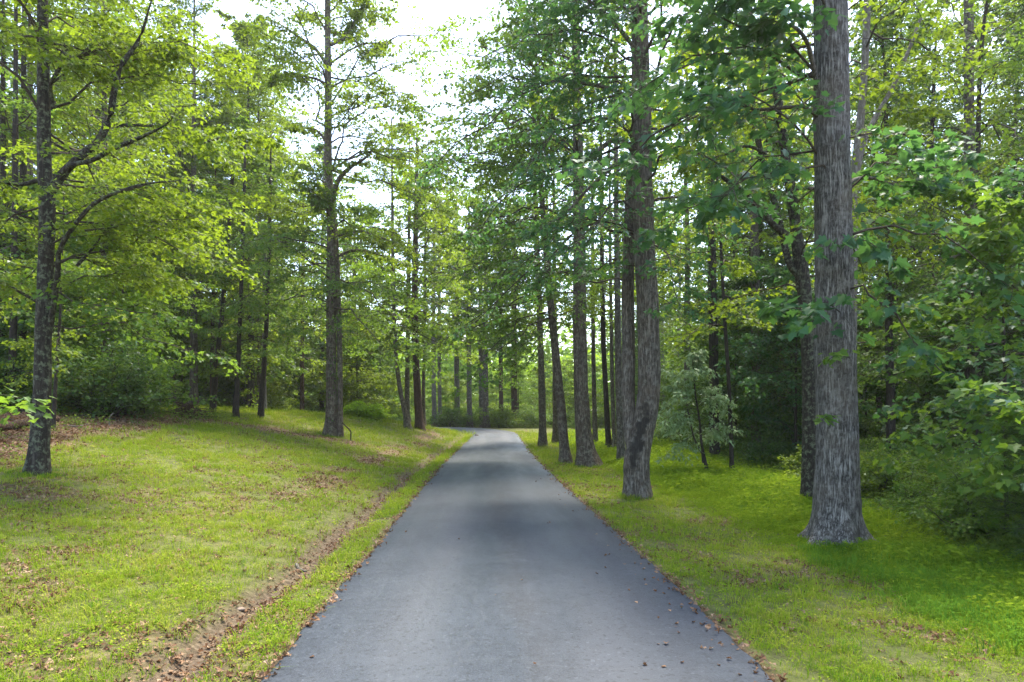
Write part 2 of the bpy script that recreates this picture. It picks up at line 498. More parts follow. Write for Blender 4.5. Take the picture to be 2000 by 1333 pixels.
def crown(name, rng, paths, lens, mat, size=.12, tmpl=T_KITE, sec=9, twig=5, per=9, seclf=.42, twlf=.36,
          tmin=.25, droop=.12, twigs_wood=True, r0=.02, tilt=.45, extra=None, dens=1.0, k1=5, pick=0, base=None):
    """grow secondaries, twigs and leaves on branch curves; returns leaf mesh, wood mesh"""
    C1, l1 = children(paths, lens, sec, tmin, 1.0, 0.85, seclf, droop, rng, S=5)
    C2, l2 = children(C1, l1, twig, .18, 1.0, 0.85, twlf + .2, droop * 1.3, rng, S=3)
    sets = [leaf_set(C2, l2, per, size, rng, tilt), leaf_set(C1[:, 2:], l1, max(2, per // 2), size, rng, tilt)]
    if extra: sets += extra
    if dens < 1:
        out = []
        for s in sets:
            k = rng.uniform(size=len(s[0])) < dens
            out.append(tuple(a[k] for a in s))
        sets = out
    picked = None
    if pick:
        al = [np.concatenate([s_[j] for s_ in sets]) for j in range(4)]
        w = al[0] + base
        px = 1000 + FPX * w[:, 0] / w[:, 1]; py = HOR - FPX * (w[:, 2] - CAMH) / w[:, 1]
        score = al[3] / np.linalg.norm(w - np.array([0, 0, CAMH]), axis=1) * ((px > 0) & (px < 2000) & (py > 0) & (py < 1333))
        o_k = np.argsort(-score)[:pick]; mk_ = np.ones(len(score), bool); mk_[o_k] = False
        picked = [a_[o_k] for a_ in al]; sets = [tuple(a_[mk_] for a_ in al)]
    lm = leaf_mesh(name + "_leaves", sets, tmpl, mat, rng)
    S = paths.shape[1]
    rb = (r0 * (lens / lens.max()))[:, None] * np.linspace(1, .22, S)[None]
    parts = [tubes(paths, rb, k1), tubes(C1, (r0 * .28) * np.linspace(1, .3, 5)[None] * np.ones((len(C1), 1)), 3)]
    if twigs_wood:
        parts.append(tubes(C2, (r0 * .12) * np.linspace(1, .5, 3)[None] * np.ones((len(C2), 1)), 3))
    V, I, Ln = join_np(parts)
    wm = mesh_np(name + "_twigs", V, I, Ln, BM['twig'], smooth=True)
    if pick: return lm, wm, picked
    return lm, wm

# ------------------------------------------------------------------ ground masks
def masks(x, y):
    x = np.asarray(x, float); y = np.asarray(y, float)
    s = road_s(x, y); d = np.abs(s) - RW; L = s < 0
    n1 = fbm2(x, y, .55, 31); n2 = fbm2(x, y, 1.6, 37); n3 = fbm2(x, y, .22, 41)
    edge = sstep(.10, -.02, d - .10 * (n2 - .3))
    mud = np.where(L, np.exp(-((d - .72 - .06 * np.sin(y * 1.3)) / (.19 + .16 * n1)) ** 2) * sstep(62, 50, y), 0) * sstep(.2, .45, n2 + .25)
    # left lawn
    lit = sstep(.50, .70, n1 * .45 + n2 * .55 + .04)
    wood_l = sstep(-.8, .8, -x - (9.6 + 0.10 * (y - 12)) + 3 * (n1 - .5)) * sstep(10, 13, y) * sstep(29, 26, y)
    band = np.exp(-((y - (27.2 + .28 * (x + 9)) - 2 * (n1 - .5)) / 1.7) ** 2) * sstep(-3.5, -6.5, x)
    near_a = np.exp(-(((x + 7.5) / 3.4) ** 2 + ((y - 11) / 2.0) ** 2)) * .8
    bank = np.exp(-((d - 2.2) / .8) ** 2) * sstep(12, 16, y) * sstep(60, 52, y) * sstep(.40, .55, n1) * .9
    patch = np.exp(-(((x + 4.6) / 1.1) ** 2 + ((y - 13.2) / 1.8) ** 2)) * .9
    litL = np.clip(np.maximum.reduce([lit * .6, wood_l, band, near_a * sstep(.3, .6, n2), bank, patch * sstep(.3, .55, n2)]), 0, 1)
    deep_l = sstep(-.5, 1.5, -x - 19) + sstep(48, 60, y) * sstep(2.5, 5, d)
    # right side
    wl = 7.0 + .085 * (y - 9)
    wood_r = sstep(-.6, 1.2, x - wl + 2.2 * (n1 - .5))
    litR = np.clip(np.maximum(sstep(.51, .68, n2 * .6 + n1 * .4 + .04) * .7 * sstep(4.2, 2.2, d), wood_r * .9), 0, 1)
    base = np.exp(-(((x - 5.1) / 1.0) ** 2 + ((y - 10.5) / .8) ** 2)) * .8
    litR = np.maximum(litR, base * sstep(.35, .6, n2))
    lit = np.where(L, np.clip(litL + deep_l, 0, 1), litR)
    lit = np.maximum(lit, edge * .95)
    grass = np.clip((1 - lit * 1.02) * (1 - mud * 1.15), 0, 1) * sstep(-.01, .12, d)
    stilt = np.where(L, 0, sstep(1.9, 3.0, d + 1.2 * (n1 - .5)) * (1 - wood_r)) * sstep(60, 50, y)
    return dict(d=d, L=L, lit=lit, mud=mud, grass=grass, stilt=stilt, n1=n1, n2=n2, n3=n3, wood_r=wood_r, wood_l=np.clip(wood_l + deep_l, 0, 1))

# ------------------------------------------------------------------ ground sheet
def spread(lo, hi, step, far_lo, far_hi, gr=1.16):
    a = list(np.arange(lo, hi, step))
    s = step
    while a[-1] < far_hi: s *= gr; a.append(a[-1] + s)
    s = step; b = []
    x = lo
    while x > far_lo: s *= gr; x -= s; b.append(x)
    return np.array(b[::-1] + a)
gx = np.unique(np.concatenate([spread(-14, 12, .24, -600, 600), np.arange(-4.4, 2.2, .10)]))
gy = spread(3, 30, .20, -120, 1400, 1.06)
GX, GY = np.meshgrid(gx, gy)
fx, fy = GX.ravel(), GY.ravel()
gz = ground(fx, fy)
mk = masks(fx, fy)
colr = np.stack([mk['grass'], mk['lit'], mk['mud'], np.ones_like(fx)], -1).astype(np.float32)
q = grid_faces(len(gy), len(gx), False)

m, t, N, L = nt("ground_soil")
at = N("ShaderNodeAttribute"); at.attribute_name = "cover"
sp = N("ShaderNodeSeparateColor"); L(at.outputs["Color"], sp.inputs[0])
tc = N("ShaderNodeTexCoord")
def noise_tex(scale, det=5, rough=.6, vec=None):
    n = N("ShaderNodeTexNoise"); n.inputs["Scale"].default_value = scale; n.inputs["Detail"].default_value = det; n.inputs["Roughness"].default_value = rough
    L(vec if vec is not None else tc.outputs["Object"], n.inputs["Vector"]); return n.outputs["Fac"]
vor = N("ShaderNodeTexVoronoi"); vor.inputs["Scale"].default_value = 16; L(tc.outputs["Object"], vor.inputs["Vector"])
vs = N("ShaderNodeSeparateColor"); L(vor.outputs["Color"], vs.inputs[0])
lit_c = ramp(N, L, vs.outputs[0], [(0, (.055, .034, .022)), (.35, (.11, .068, .042)), (.7, (.17, .11, .07)), (1, (.26, .19, .13))])
lit_c = mixcol(N, L, ramp(N, L, noise_tex(3), [(.35, (0, 0, 0)), (.7, (1, 1, 1))]), lit_c, mixcol(N, L, .5, lit_c, (.04, .028, .02)))
gr_c = ramp(N, L, noise_tex(5, 6, .7), [(.30, (.052, .054, .020)), (.5, (.090, .105, .026)), (.68, (.14, .145, .045))])
mud_c = ramp(N, L, noise_tex(14, 6, .7), [(.32, (.050, .035, .024)), (.52, (.105, .076, .053)), (.70, (.20, .155, .115))])
c = mixcol(N, L, sp.outputs[1], gr_c, lit_c)
c = mixcol(N, L, sp.outputs[2], c, mud_c)
p = N("ShaderNodeBsdfPrincipled"); L(c, p.inputs["Base Color"]); p.inputs["Roughness"].default_value = .9; p.inputs["Specular IOR Level"].default_value = .2
bmp = N("ShaderNodeBump"); bmp.inputs["Strength"].default_value = .9; bmp.inputs["Distance"].default_value = .04
L(math_n(N, L, 'ADD', noise_tex(22, 6, .7), math_n(N, L, 'MULTIPLY', vor.outputs["Distance"], .6)), bmp.inputs["Height"]); L(bmp.outputs[0], p.inputs["Normal"])
o_ = N("ShaderNodeOutputMaterial"); L(p.outputs[0], o_.inputs["Surface"])
MAT_GROUND = m
me = mesh_np("ground", np.stack([fx, fy, gz], -1), q.reshape(-1), np.full(len(q), 4), m, {"cover": ("POINT", "FLOAT_COLOR", colr)}, smooth=True)
obj("ground", me, kind="structure")

# ------------------------------------------------------------------ driveway
m, t, N, L = nt("asphalt")
tc = N("ShaderNodeTexCoord")
uvn = N("ShaderNodeAttribute"); uvn.attribute_name = "lane"     # x across, y along
su = N("ShaderNodeSeparateXYZ"); L(uvn.outputs["Vector"], su.inputs[0])
fine = noise_tex(75, 5, .85)
mid_n = noise_tex(1.1, 5, .6)
cmb = N("ShaderNodeMapping"); cmb.inputs["Scale"].default_value = (.9, .13, 1); L(uvn.outputs["Vector"], cmb.inputs["Vector"])
streak = noise_tex(1.0, 4, .55, cmb.outputs[0])
c = ramp(N, L, fine, [(.30, (.006, .009, .014)), (.50, (.021, .029, .043)), (.70, (.064, .078, .102))])
st_ = ramp(N, L, streak, [(.40, (0, 0, 0)), (.62, (1, 1, 1))])
c = mixcol(N, L, math_n(N, L, 'MULTIPLY', st_, .35), c, (.026, .030, .040))
c = mixcol(N, L, math_n(N, L, 'MULTIPLY', ramp(N, L, mid_n, [(.45, (0, 0, 0)), (.75, (1, 1, 1))]), .35), c, (.060, .074, .096))
trk_sheen = math_n(N, L, 'ABSOLUTE', math_n(N, L, 'SUBTRACT', math_n(N, L, 'ABSOLUTE', math_n(N, L, 'ADD', su.outputs[0], math_n(N, L, 'MULTIPLY', math_n(N, L, 'SUBTRACT', mid_n, .5), .5))), .78))
c = mixcol(N, L, math_n(N, L, 'MULTIPLY', ramp(N, L, trk_sheen, [(.10, (1, 1, 1)), (.42, (0, 0, 0))]), .42), c, (.062, .070, .084))  # paler wheel track bands, with the road's lengthwise sheen painted into the colour
cen = math_n(N, L, 'ABSOLUTE', math_n(N, L, 'ADD', su.outputs[0], math_n(N, L, 'MULTIPLY', math_n(N, L, 'SUBTRACT', mid_n, .5), .6)))
c = mixcol(N, L, math_n(N, L, 'MULTIPLY', ramp(N, L, cen, [(.05, (1, 1, 1)), (.36, (0, 0, 0))]), math_n(N, L, 'MULTIPLY', st_, .55)), c, (.018, .018, .021))
mot = noise_tex(9, 4, .7)
c = mixcol(N, L, math_n(N, L, 'MULTIPLY', ramp(N, L, mot, [(.40, (0, 0, 0)), (.66, (1, 1, 1))]), .28), c, (.062, .076, .098))
vk = N("ShaderNodeTexVoronoi"); vk.feature = 'DISTANCE_TO_EDGE'; vk.inputs["Scale"].default_value = .33
wv = N("ShaderNodeVectorMath"); wv.operation = 'ADD'
nw = N("ShaderNodeTexNoise"); nw.inputs["Scale"].default_value = .9; nw.inputs["Detail"].default_value = 4
L(tc.outputs["Object"], nw.inputs["Vector"]); L(tc.outputs["Object"], wv.inputs[0]); L(nw.outputs["Color"], wv.inputs[1]); L(wv.outputs[0], vk.inputs["Vector"])
c = mixcol(N, L, math_n(N, L, 'MULTIPLY', ramp(N, L, vk.outputs["Distance"], [(.0, (1, 1, 1)), (.006, (0, 0, 0))]), .11), c, (.13, .14, .15))
gv = N("ShaderNodeTexVoronoi"); gv.inputs["Scale"].default_value = 46; L(tc.outputs["Object"], gv.inputs["Vector"])
gs = N("ShaderNodeSeparateColor"); L(gv.outputs["Color"], gs.inputs[0])
c = mixcol(N, L, ramp(N, L, gs.outputs[0], [(.90, (0, 0, 0)), (.93, (.6, .6, .6))]), c, (.012, .016, .022))
c = mixcol(N, L, ramp(N, L, gs.outputs[1], [(.975, (0, 0, 0)), (.985, (.22, .22, .22))]), c, (.12, .14, .17))
p = N("ShaderNodeBsdfPrincipled"); L(c, p.inputs["Base Color"])
rgh = ramp(N, L, streak, [(.36, (.42, .42, .42)), (.64, (.64, .64, .64))])
L(rgh, p.inputs["Roughness"]); p.inputs["Specular IOR Level"].default_value = .30
bmp = N("ShaderNodeBump"); bmp.inputs["Strength"].default_value = .35; bmp.inputs["Distance"].default_value = .006
L(math_n(N, L, 'ADD', fine, noise_tex(60, 3, .6)), bmp.inputs["Height"]); L(bmp.outputs[0], p.inputs["Normal"])
o_ = N("ShaderNodeOutputMaterial"); L(p.outputs[0], o_.inputs["Surface"])
MAT_ASPHALT = m
# fine along-line sampling
seg = np.concatenate([[0], np.cumsum(np.linalg.norm(np.diff(LINE, axis=0), axis=1))])
ss = np.concatenate([np.arange(0, 60, .8), np.arange(60, 90, .07), np.arange(90, seg[-1], .4)])
cxs = np.interp(ss, seg, LINE[:, 0]); cys = np.interp(ss, seg, LINE[:, 1])
tg = norm(np.stack([np.gradient(cxs), np.gradient(cys)], -1))
rt = np.stack([tg[:, 1], -tg[:, 0]], -1)
us = np.array([-1.0, -1.0, -.985, -.8, -.5, -.2, .2, .5, .8, .985, 1.0, 1.0])
zz = np.array([-.16, -.012, 0, .008, .022, .03, .03, .022, .008, 0, -.012, -.16])
wid = np.ones((len(ss), len(us))) * RW
ed = .12 * (fbm2(ss, np.zeros_like(ss), .6, 51) - .5) + .09 * (fbm2(ss, np.ones_like(ss), 3.5, 52) - .5)
ed2 = .12 * (fbm2(ss, np.ones_like(ss) * 9, .6, 53) - .5) + .09 * (fbm2(ss, np.ones_like(ss) * 7, 3.5, 54) - .5)
flare_w = 1.0 * np.exp(-((cys - 60.5) / 3.2) ** 2) * (cxs > -7)
off = us[None] * RW + np.where(us[None] < -.9, -ed[:, None], 0) + np.where(us[None] > .9, ed2[:, None], 0)
off = off + np.where(us[None] < -.9, -flare_w[:, None] * .6, 0)
RX = cxs[:, None] + rt[:, 0:1] * off; RY = cys[:, None] + rt[:, 1:2] * off
RZ = zroad(RY) + zz[None]
V = np.stack([RX, RY, RZ], -1).reshape(-1, 3)
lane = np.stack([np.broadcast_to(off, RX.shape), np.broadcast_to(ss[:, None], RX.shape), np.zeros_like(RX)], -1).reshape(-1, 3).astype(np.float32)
q = grid_faces(len(ss), len(us), False)[:, ::-1]
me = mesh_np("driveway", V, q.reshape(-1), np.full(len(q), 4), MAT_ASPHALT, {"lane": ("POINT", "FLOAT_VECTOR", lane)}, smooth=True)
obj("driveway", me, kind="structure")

# ------------------------------------------------------------------ ground cover (uncountable)
def cover_mat(name, stops, trans, tf=.35, sc=.35, scale_rand=.5):
    m, t, N, L = nt(name)
    geo = N("ShaderNodeNewGeometry")
    n = N("ShaderNodeTexNoise"); n.inputs["Scale"].default_value = sc; n.inputs["Detail"].default_value = 3
    L(geo.outputs["Position"], n.inputs["Vector"])
    oi = N("ShaderNodeObjectInfo")
    at = N("ShaderNodeAttribute"); at.attribute_name = "lv"
    v = math_n(N, L, 'ADD', math_n(N, L, 'MULTIPLY', n.outputs["Fac"], .5), math_n(N, L, 'MULTIPLY', oi.outputs["Random"], scale_rand * .5))
    v = math_n(N, L, 'ADD', v, math_n(N, L, 'MULTIPLY', at.outputs["Fac"], .25))
    c = ramp(N, L, v, stops)
    d = N("ShaderNodeBsdfDiffuse"); L(c, d.inputs["Color"])
    tr = N("ShaderNodeBsdfTranslucent"); L(mixcol(N, L, .5, c, trans), tr.inputs["Color"])
    mx = N("ShaderNodeMixShader"); mx.inputs[0].default_value = tf
    L(d.outputs[0], mx.inputs[1]); L(tr.outputs[0], mx.inputs[2])
    o = N("ShaderNodeOutputMaterial"); L(mx.outputs[0], o.inputs["Surface"])
    return m
GM_LAWN = cover_mat("grass_lawn", [(.24, (.068, .145, .012)), (.46, (.145, .240, .016)), (.63, (.245, .325, .026)), (.78, (.34, .32, .06)), (.92, (.33, .25, .11))], (.31, .43, .03), scale_rand=.7)
GM_STILT = cover_mat("grass_soft", [(.25, (.060, .125, .014)), (.5, (.150, .250, .018)), (.8, (.30, .37, .035))], (.34, .46, .03), tf=.40, sc=.8)
GM_TALL = cover_mat("grass_tall", [(.25, (.05, .13, .015)), (.5, (.09, .20, .02)), (.8, (.17, .28, .03))], (.22, .36, .03))
GM_HERB = cover_mat("herb_leaf", [(.25, (.048, .090, .022)), (.5, (.095, .155, .030)), (.8, (.19, .22, .06))], (.26, .36, .05), tf=.42)
GM_LITTER = cover_mat("dead_leaf", [(.2, (.050, .028, .016)), (.45, (.13, .072, .040)), (.65, (.21, .13, .08)), (.9, (.36, .26, .18))], (.25, .13, .05), tf=.12, sc=2.0, scale_rand=.9)

def blade_tuft(name, rng, n, rad, h, w, lean, mat):
    V, I, Ln, lv = [], [], [], []
    for k in range(n):
        a = rng.uniform(0, 6.28); r = rad * math.sqrt(rng.uniform())
        b = np.array([r * math.cos(a), r * math.sin(a), -.015])
        az = a + rng.normal(0, .9); ld = np.array([math.cos(az), math.sin(az), 0]) * lean * rng.uniform(.3, 1.4)
        hh = h * rng.uniform(.55, 1.2); sd = np.array([-math.sin(az), math.cos(az), 0]) * w * rng.uniform(.7, 1.2)
        up = np.array([0, 0, 1.])
        m1 = b + up * hh * .6 + ld * hh * .35; m2 = b + up * hh * (.95 - .3 * lean) + ld * hh
        n0 = len(V)
        V += [b - sd, b + sd, m1 + sd * .8, m1 - sd * .8, m2]
        I += [n0, n0 + 1, n0 + 2, n0 + 3, n0 + 3, n0 + 2, n0 + 4]; Ln += [4, 3]
        lv += [rng.uniform()] * 2
    return mesh_np(name, np.array(V), np.array(I), np.array(Ln), mat, {"lv": ("FACE", "FLOAT", np.array(lv, np.float32))})

def herb_tuft(name, rng, n, rad, h, size, mat, tmpl=T_KITE, tilt=.5):
    a = rng.uniform(0, 6.28, n); r = rad * np.sqrt(rng.uniform(0, 1, n))
    pos = np.stack([r * np.cos(a), r * np.sin(a), h * rng.uniform(.15, 1, n) * (1 - .5 * (r / rad) ** 2)], -1)
    az = a + rng.normal(0, .8, n)
    d = np.stack([np.cos(az), np.sin(az), rng.normal(-.1, .3, n)], -1)
    nn = norm(np.array([0, 0, 1.]) + rng.normal(0, tilt, (n, 3)))
    return leaf_mesh(name, [(pos, d, nn, size * rng.uniform(.6, 1.3, n))], tmpl, mat, rng)

def scatter(name, label, cat, pts, rot, scl, idx, protos):
    col = bpy.data.collections.new(name + "_pieces")
    for k, pm in enumerate(protos):
        o = bpy.data.objects.new("%s_piece_%02d" % (name, k), pm); col.objects.link(o)
    me = bpy.data.meshes.new(name)
    me.vertices.add(len(pts)); me.vertices.foreach_set("co", np.ascontiguousarray(pts, np.float32).ravel())
    a = me.attributes.new("rot", 'FLOAT_VECTOR', 'POINT'); a.data.foreach_set("vector", np.ascontiguousarray(rot, np.float32).ravel())
    a = me.attributes.new("scl", 'FLOAT', 'POINT'); a.data.foreach_set("value", np.ascontiguousarray(scl, np.float32))
    a = me.attributes.new("idx", 'INT', 'POINT'); a.data.foreach_set("value", np.ascontiguousarray(idx, np.int32))
    ng = bpy.data.node_groups.new(name, 'GeometryNodeTree')
    ng.interface.new_socket("Geometry", in_out='INPUT', socket_type='NodeSocketGeometry')
    ng.interface.new_socket("Geometry", in_out='OUTPUT', socket_type='NodeSocketGeometry')
    gi = ng.nodes.new("NodeGroupInput"); go = ng.nodes.new("NodeGroupOutput")
    ip = ng.nodes.new("GeometryNodeInstanceOnPoints")
    ci = ng.nodes.new("GeometryNodeCollectionInfo"); ci.inputs["Collection"].default_value = col
    ci.inputs["Separate Children"].default_value = True; ci.inputs["Reset Children"].default_value = True
    def na(nm, typ):
        n = ng.nodes.new("GeometryNodeInputNamedAttribute"); n.data_type = typ; n.inputs["Name"].default_value = nm
        return n.outputs["Attribute"]
    k = ng.links.new
    k(gi.outputs[0], ip.inputs["Points"]); k(ci.outputs[0], ip.inputs["Instance"])
    ip.inputs["Pick Instance"].default_value = True
    k(na("idx", 'INT'), ip.inputs["Instance Index"])
    er = ng.nodes.new("FunctionNodeEulerToRotation"); k(na("rot", 'FLOAT_VECTOR'), er.inputs[0])
    k(er.outputs[0], ip.inputs["Rotation"]); k(na("scl", 'FLOAT'), ip.inputs["Scale"])
    k(ip.outputs[0], go.inputs[0])
    o = obj(name, me, label=label, cat=cat, kind="stuff")
    md = o.modifiers.new("scatter", 'NODES'); md.node_group = ng
    return o

def rand_pts(x0, x1, y0, y1, dens, rng):
    n = int((x1 - x0) * (y1 - y0) * dens)
    return rng.uniform(x0, x1, n), rng.uniform(y0, y1, n)

def in_view(x, y, pad=1.5):
    return (np.abs(x) < y * .77 + pad)

def build_cover():
    rng = np.random.default_rng(21)
    bands = [(3.2, 7, 430), (7, 11, 300), (11, 18, 170), (18, 30, 80), (30, 48, 34), (48, 62, 16)]
    X, Y, D = [], [], []
    for y0, y1, de in bands:
        xm = y1 * .77 + 1
        x, y = rand_pts(-min(xm, 24), min(xm, 16), y0, y1, de, rng)
        X.append(x); Y.append(y); D.append(np.full(len(x), de))
    X = np.concatenate(X); Y = np.concatenate(Y); D = np.concatenate(D)
    k = in_view(X, Y); X, Y, D = X[k], Y[k], D[k]
    M = masks(X, Y)
    Z = ground(X, Y)
    r = rng.uniform(size=len(X))
    far = np.sqrt(430 / D) ** .75
    def rots(n):
        return np.stack([rng.normal(0, .12, n), rng.normal(0, .12, n), rng.uniform(0, 6.28, n)], -1)
    # lawn
    pl = M['grass'] * (1 - M['stilt']) * (.22 + .78 * sstep(.30, .56, M['n2'])) * np.where(M['L'], 1, .85) * (M['d'] > .0)
    k = r < pl
    P = np.stack([X, Y, Z], -1)[k]
    protos = [blade_tuft("lawn_tuft", rng, 16, .10, hh_, .0030, .75, GM_LAWN) for hh_ in (.055, .085, .12)] + \
             [herb_tuft("clover_tuft", rng, 16, .10, .045, .024, GM_LAWN, T_KITE, .6) for _ in range(2)]
    kind = rng.uniform(size=len(P))
    cl = M['n3'][k]
    idx = np.where(kind < .72 + .2 * (cl > .5), rng.integers(0, 3, len(P)), rng.integers(3, 5, len(P)))
    strip = (M['L'] & (M['d'] < .6))[k]
    sc = rng.uniform(.45, 1.1, len(P)) ** 1.3 * far[k] * np.where(strip, 1.1, 1.0)
    scatter("lawn_grass", "short patchy yellow green lawn grass with clover beside the driveway", "grass", P, rots(len(P)), sc, idx, protos)
    # soft bright grass on the right
    r = rng.uniform(size=len(X))
    k = (r < M['stilt'] * M['grass'])
    P = np.stack([X, Y, Z], -1)[k]
    protos = [herb_tuft("soft_tuft", rng, 22, .15, .17, .07, GM_STILT, T_LANCE, .7) for _ in range(2)] + [blade_tuft("soft_blade_tuft", rng, 20, .13, .19, .004, .9, GM_STILT) for _ in range(2)]
    edge_h = (.35 + .65 * sstep(2.0, 4.2, M['d'][k])) * (.35 + 1.3 * M['n2'][k])
    scatter("soft_grass", "soft bright green grass under the trees right of the driveway", "grass", P, rots(len(P)), rng.uniform(.7, 1.3, len(P)) * far[k] * edge_h, rng.integers(0, 4, len(P)), protos)
    # taller grass tufts
    x, y = rand_pts(3.2, 8.4, 4.2, 10.2, 170, rng)
    mm = masks(x, y)
    k = (rng.uniform(size=len(x)) < sstep(.2, 1.6, x - (3.0 + .0 * y) - 1.6 * (mm['n1'] - .2)) * .8) & (x < 8)
    x2, y2 = rand_pts(-9, 5, 3.2, 12, 1.6, rng); m2 = masks(x2, y2)
    k2 = (rng.uniform(size=len(x2)) < .5 * m2['grass']) & (m2['d'] > .3)
    x = np.concatenate([x[k], x2[k2]]); y = np.concatenate([y[k], y2[k2]])
    P = np.stack([x, y, ground(x, y)], -1)
    protos = [blade_tuft("tall_tuft", rng, 18, .10, .19, .0045, .9, GM_TALL) for _ in range(3)]
    feet = [(5.04, 10.65, .42, 110), (2.97, 16.15, .33, 70), (-8.54, 12.3, .27, 60), (2.94, 26.1, .42, 60), (-7.84, 29.45, .42, 60), (2.08, 25.6, .3, 40)]
    fa = [(rng.uniform(0, 6.28, n_), r_ + np.abs(rng.normal(0, .14, n_)), fx_, fy_) for fx_, fy_, r_, n_ in feet]
    xf = np.concatenate([fx_ + rr_ * np.cos(a_) for a_, rr_, fx_, fy_ in fa]); yf = np.concatenate([fy_ + rr_ * np.sin(a_) for a_, rr_, fx_, fy_ in fa])
    big = np.concatenate([np.full(k.sum(), 1.0), np.full(k2.sum(), .7), np.full(len(xf), .6)])
    x = np.concatenate([x, xf]); y = np.concatenate([y, yf]); P = np.stack([x, y, ground(x, y)], -1)
    scatter("tall_grass", "taller dark green grass tufts at the edge of the right woods", "grass", P, rots(len(P)), rng.uniform(.5, 1.25, len(P)) * big, rng.integers(0, 3, len(P)), protos)
    # low herbs in the woods, right and left
    xs, ys = [], []
    for (a, b, c, d_, de) in [(6, 13, 6.5, 14, 34), (6, 22, 14, 26, 14), (8, 40, 26, 60, 3.5), (-26, -9, 13, 30, 3.0), (-40, -14, 28, 60, 1.2), (-20, 30, 68, 90, 1.5)]:
        x, y = rand_pts(a, b, c, d_, de, rng); xs.append(x); ys.append(y)
    x = np.concatenate(xs); y = np.concatenate(ys); kk = in_view(x, y); x, y = x[kk], y[kk]
    mm = masks(x, y)
    pr = np.where(x > 0, np.where(y > 64, .8, np.maximum(mm['wood_r'] * (.5 + .5 * sstep(.3, .5, mm['n2'])), .10 * mm['stilt'])), mm['wood_l'] * .5)
    k = rng.uniform(size=len(x)) < pr
    x, y = x[k], y[k]; hh = np.where(x > 0, .8 + .7 * sstep(8, 11, x), .75) * np.where(y > 24, 1.7, 1)
    P = np.stack([x, y, ground(x, y) - .02], -1)
    protos = [herb_tuft("herb_tuft", rng, 60, .30, .38, .065, GM_HERB, T_KITE, .7) for _ in range(4)]
    scatter("undergrowth", "low tangled dark green herbs covering the woodland floor", "undergrowth", P, rots(len(P)), rng.uniform(.6, 1.3, len(P)) * hh, rng.integers(0, 4, len(P)), protos)
    # dead leaves
    X2, Y2 = [], []
    for y0, y1, de in [(3.2, 8, 420), (8, 14, 240), (14, 24, 100), (24, 36, 40), (36, 58, 14)]:
        xm = min(y1 * .77 + 1, 20)
        x, y = rand_pts(-xm, min(xm, 14), y0, y1, de, rng); X2.append(x); Y2.append(y)
    x = np.concatenate(X2); y = np.concatenate(Y2); kk = in_view(x, y); x, y = x[kk], y[kk]
    mm = masks(x, y)
    pr = np.where(mm['d'] < -.02, np.exp(mm['d'] / .05) * .5 * (mm['d'] > -.3) * (x > 0) + .35 * np.exp(mm['d'] / .03) * (x < 0), np.clip(mm['lit'] ** 1.3 * .85 + .025 + mm['mud'] * .35, 0, 1))
    k = rng.uniform(size=len(x)) < pr
    x, y = x[k], y[k]
    P = np.stack([x, y, np.where(mm['d'][k] < .03, zroad(y) + .012, ground(x, y) + .012)], -1)
    protos = []
    for _ in range(4):
        n = 3
        pos = np.stack([rng.uniform(-.08, .08, n), rng.uniform(-.08, .08, n), rng.uniform(0, .015, n)], -1)
        az = rng.uniform(0, 6.28, n); d_ = np.stack([np.cos(az), np.sin(az), rng.normal(0, .2, n)], -1)
        protos.append(leaf_mesh("dead_leaf", [(pos, d_, norm(np.array([0, 0, 1.]) + rng.normal(0, .35, (n, 3))), rng.uniform(.024, .055, n))], T_MID, GM_LITTER, rng, .5, .5))
    scatter("leaf_litter", "brown dead leaves strewn over bare earth and the driveway verges", "leaf litter", P, rots(len(P)), rng.uniform(.6, 1.25, len(P)) * np.where(y > 14, 1.5, 1), rng.integers(0, 4, len(P)), protos)
build_cover()

# ------------------------------------------------------------------ trees
def empty(name, loc, label, cat, group=None):
    o = bpy.data.objects.new(name, None); COL.objects.link(o)
    o.location = Vector([float(v) for v in loc]); o.empty_display_size = .3
    o["label"] = label; o["category"] = cat
    if group: o["group"] = group
    return o

def axis_of(pts):
    pts = np.asarray(pts)
    def f(z):
        return np.array([np.interp(z, pts[:, 2], pts[:, 0]), np.interp(z, pts[:, 2], pts[:, 1]), z])
    return f

def az_sample(rng, n, bias=None, width=1.2, frac=.7):
    """bias azimuth: 0 = away (+Y), pi/2 = right, -pi/2 = left, pi = towards the viewer"""
    a = rng.uniform(-np.pi, np.pi, n)
    if bias is not None:
        b = bias + rng.normal(0, width, n)
        a = np.where(rng.uniform(size=n) < frac, b, a)
    return a

def px_path(path, Y):
    """[(px, py, width_px)] at depth Y -> points, radii"""
    pts = np.array([W(a, b, Y) for a, b, c in path]); rad = np.array([c * Y / FPX / 2 / math.sqrt(1 + ((a - 1000) / FPX) ** 2) for a, b, c in path])
    return pts, rad

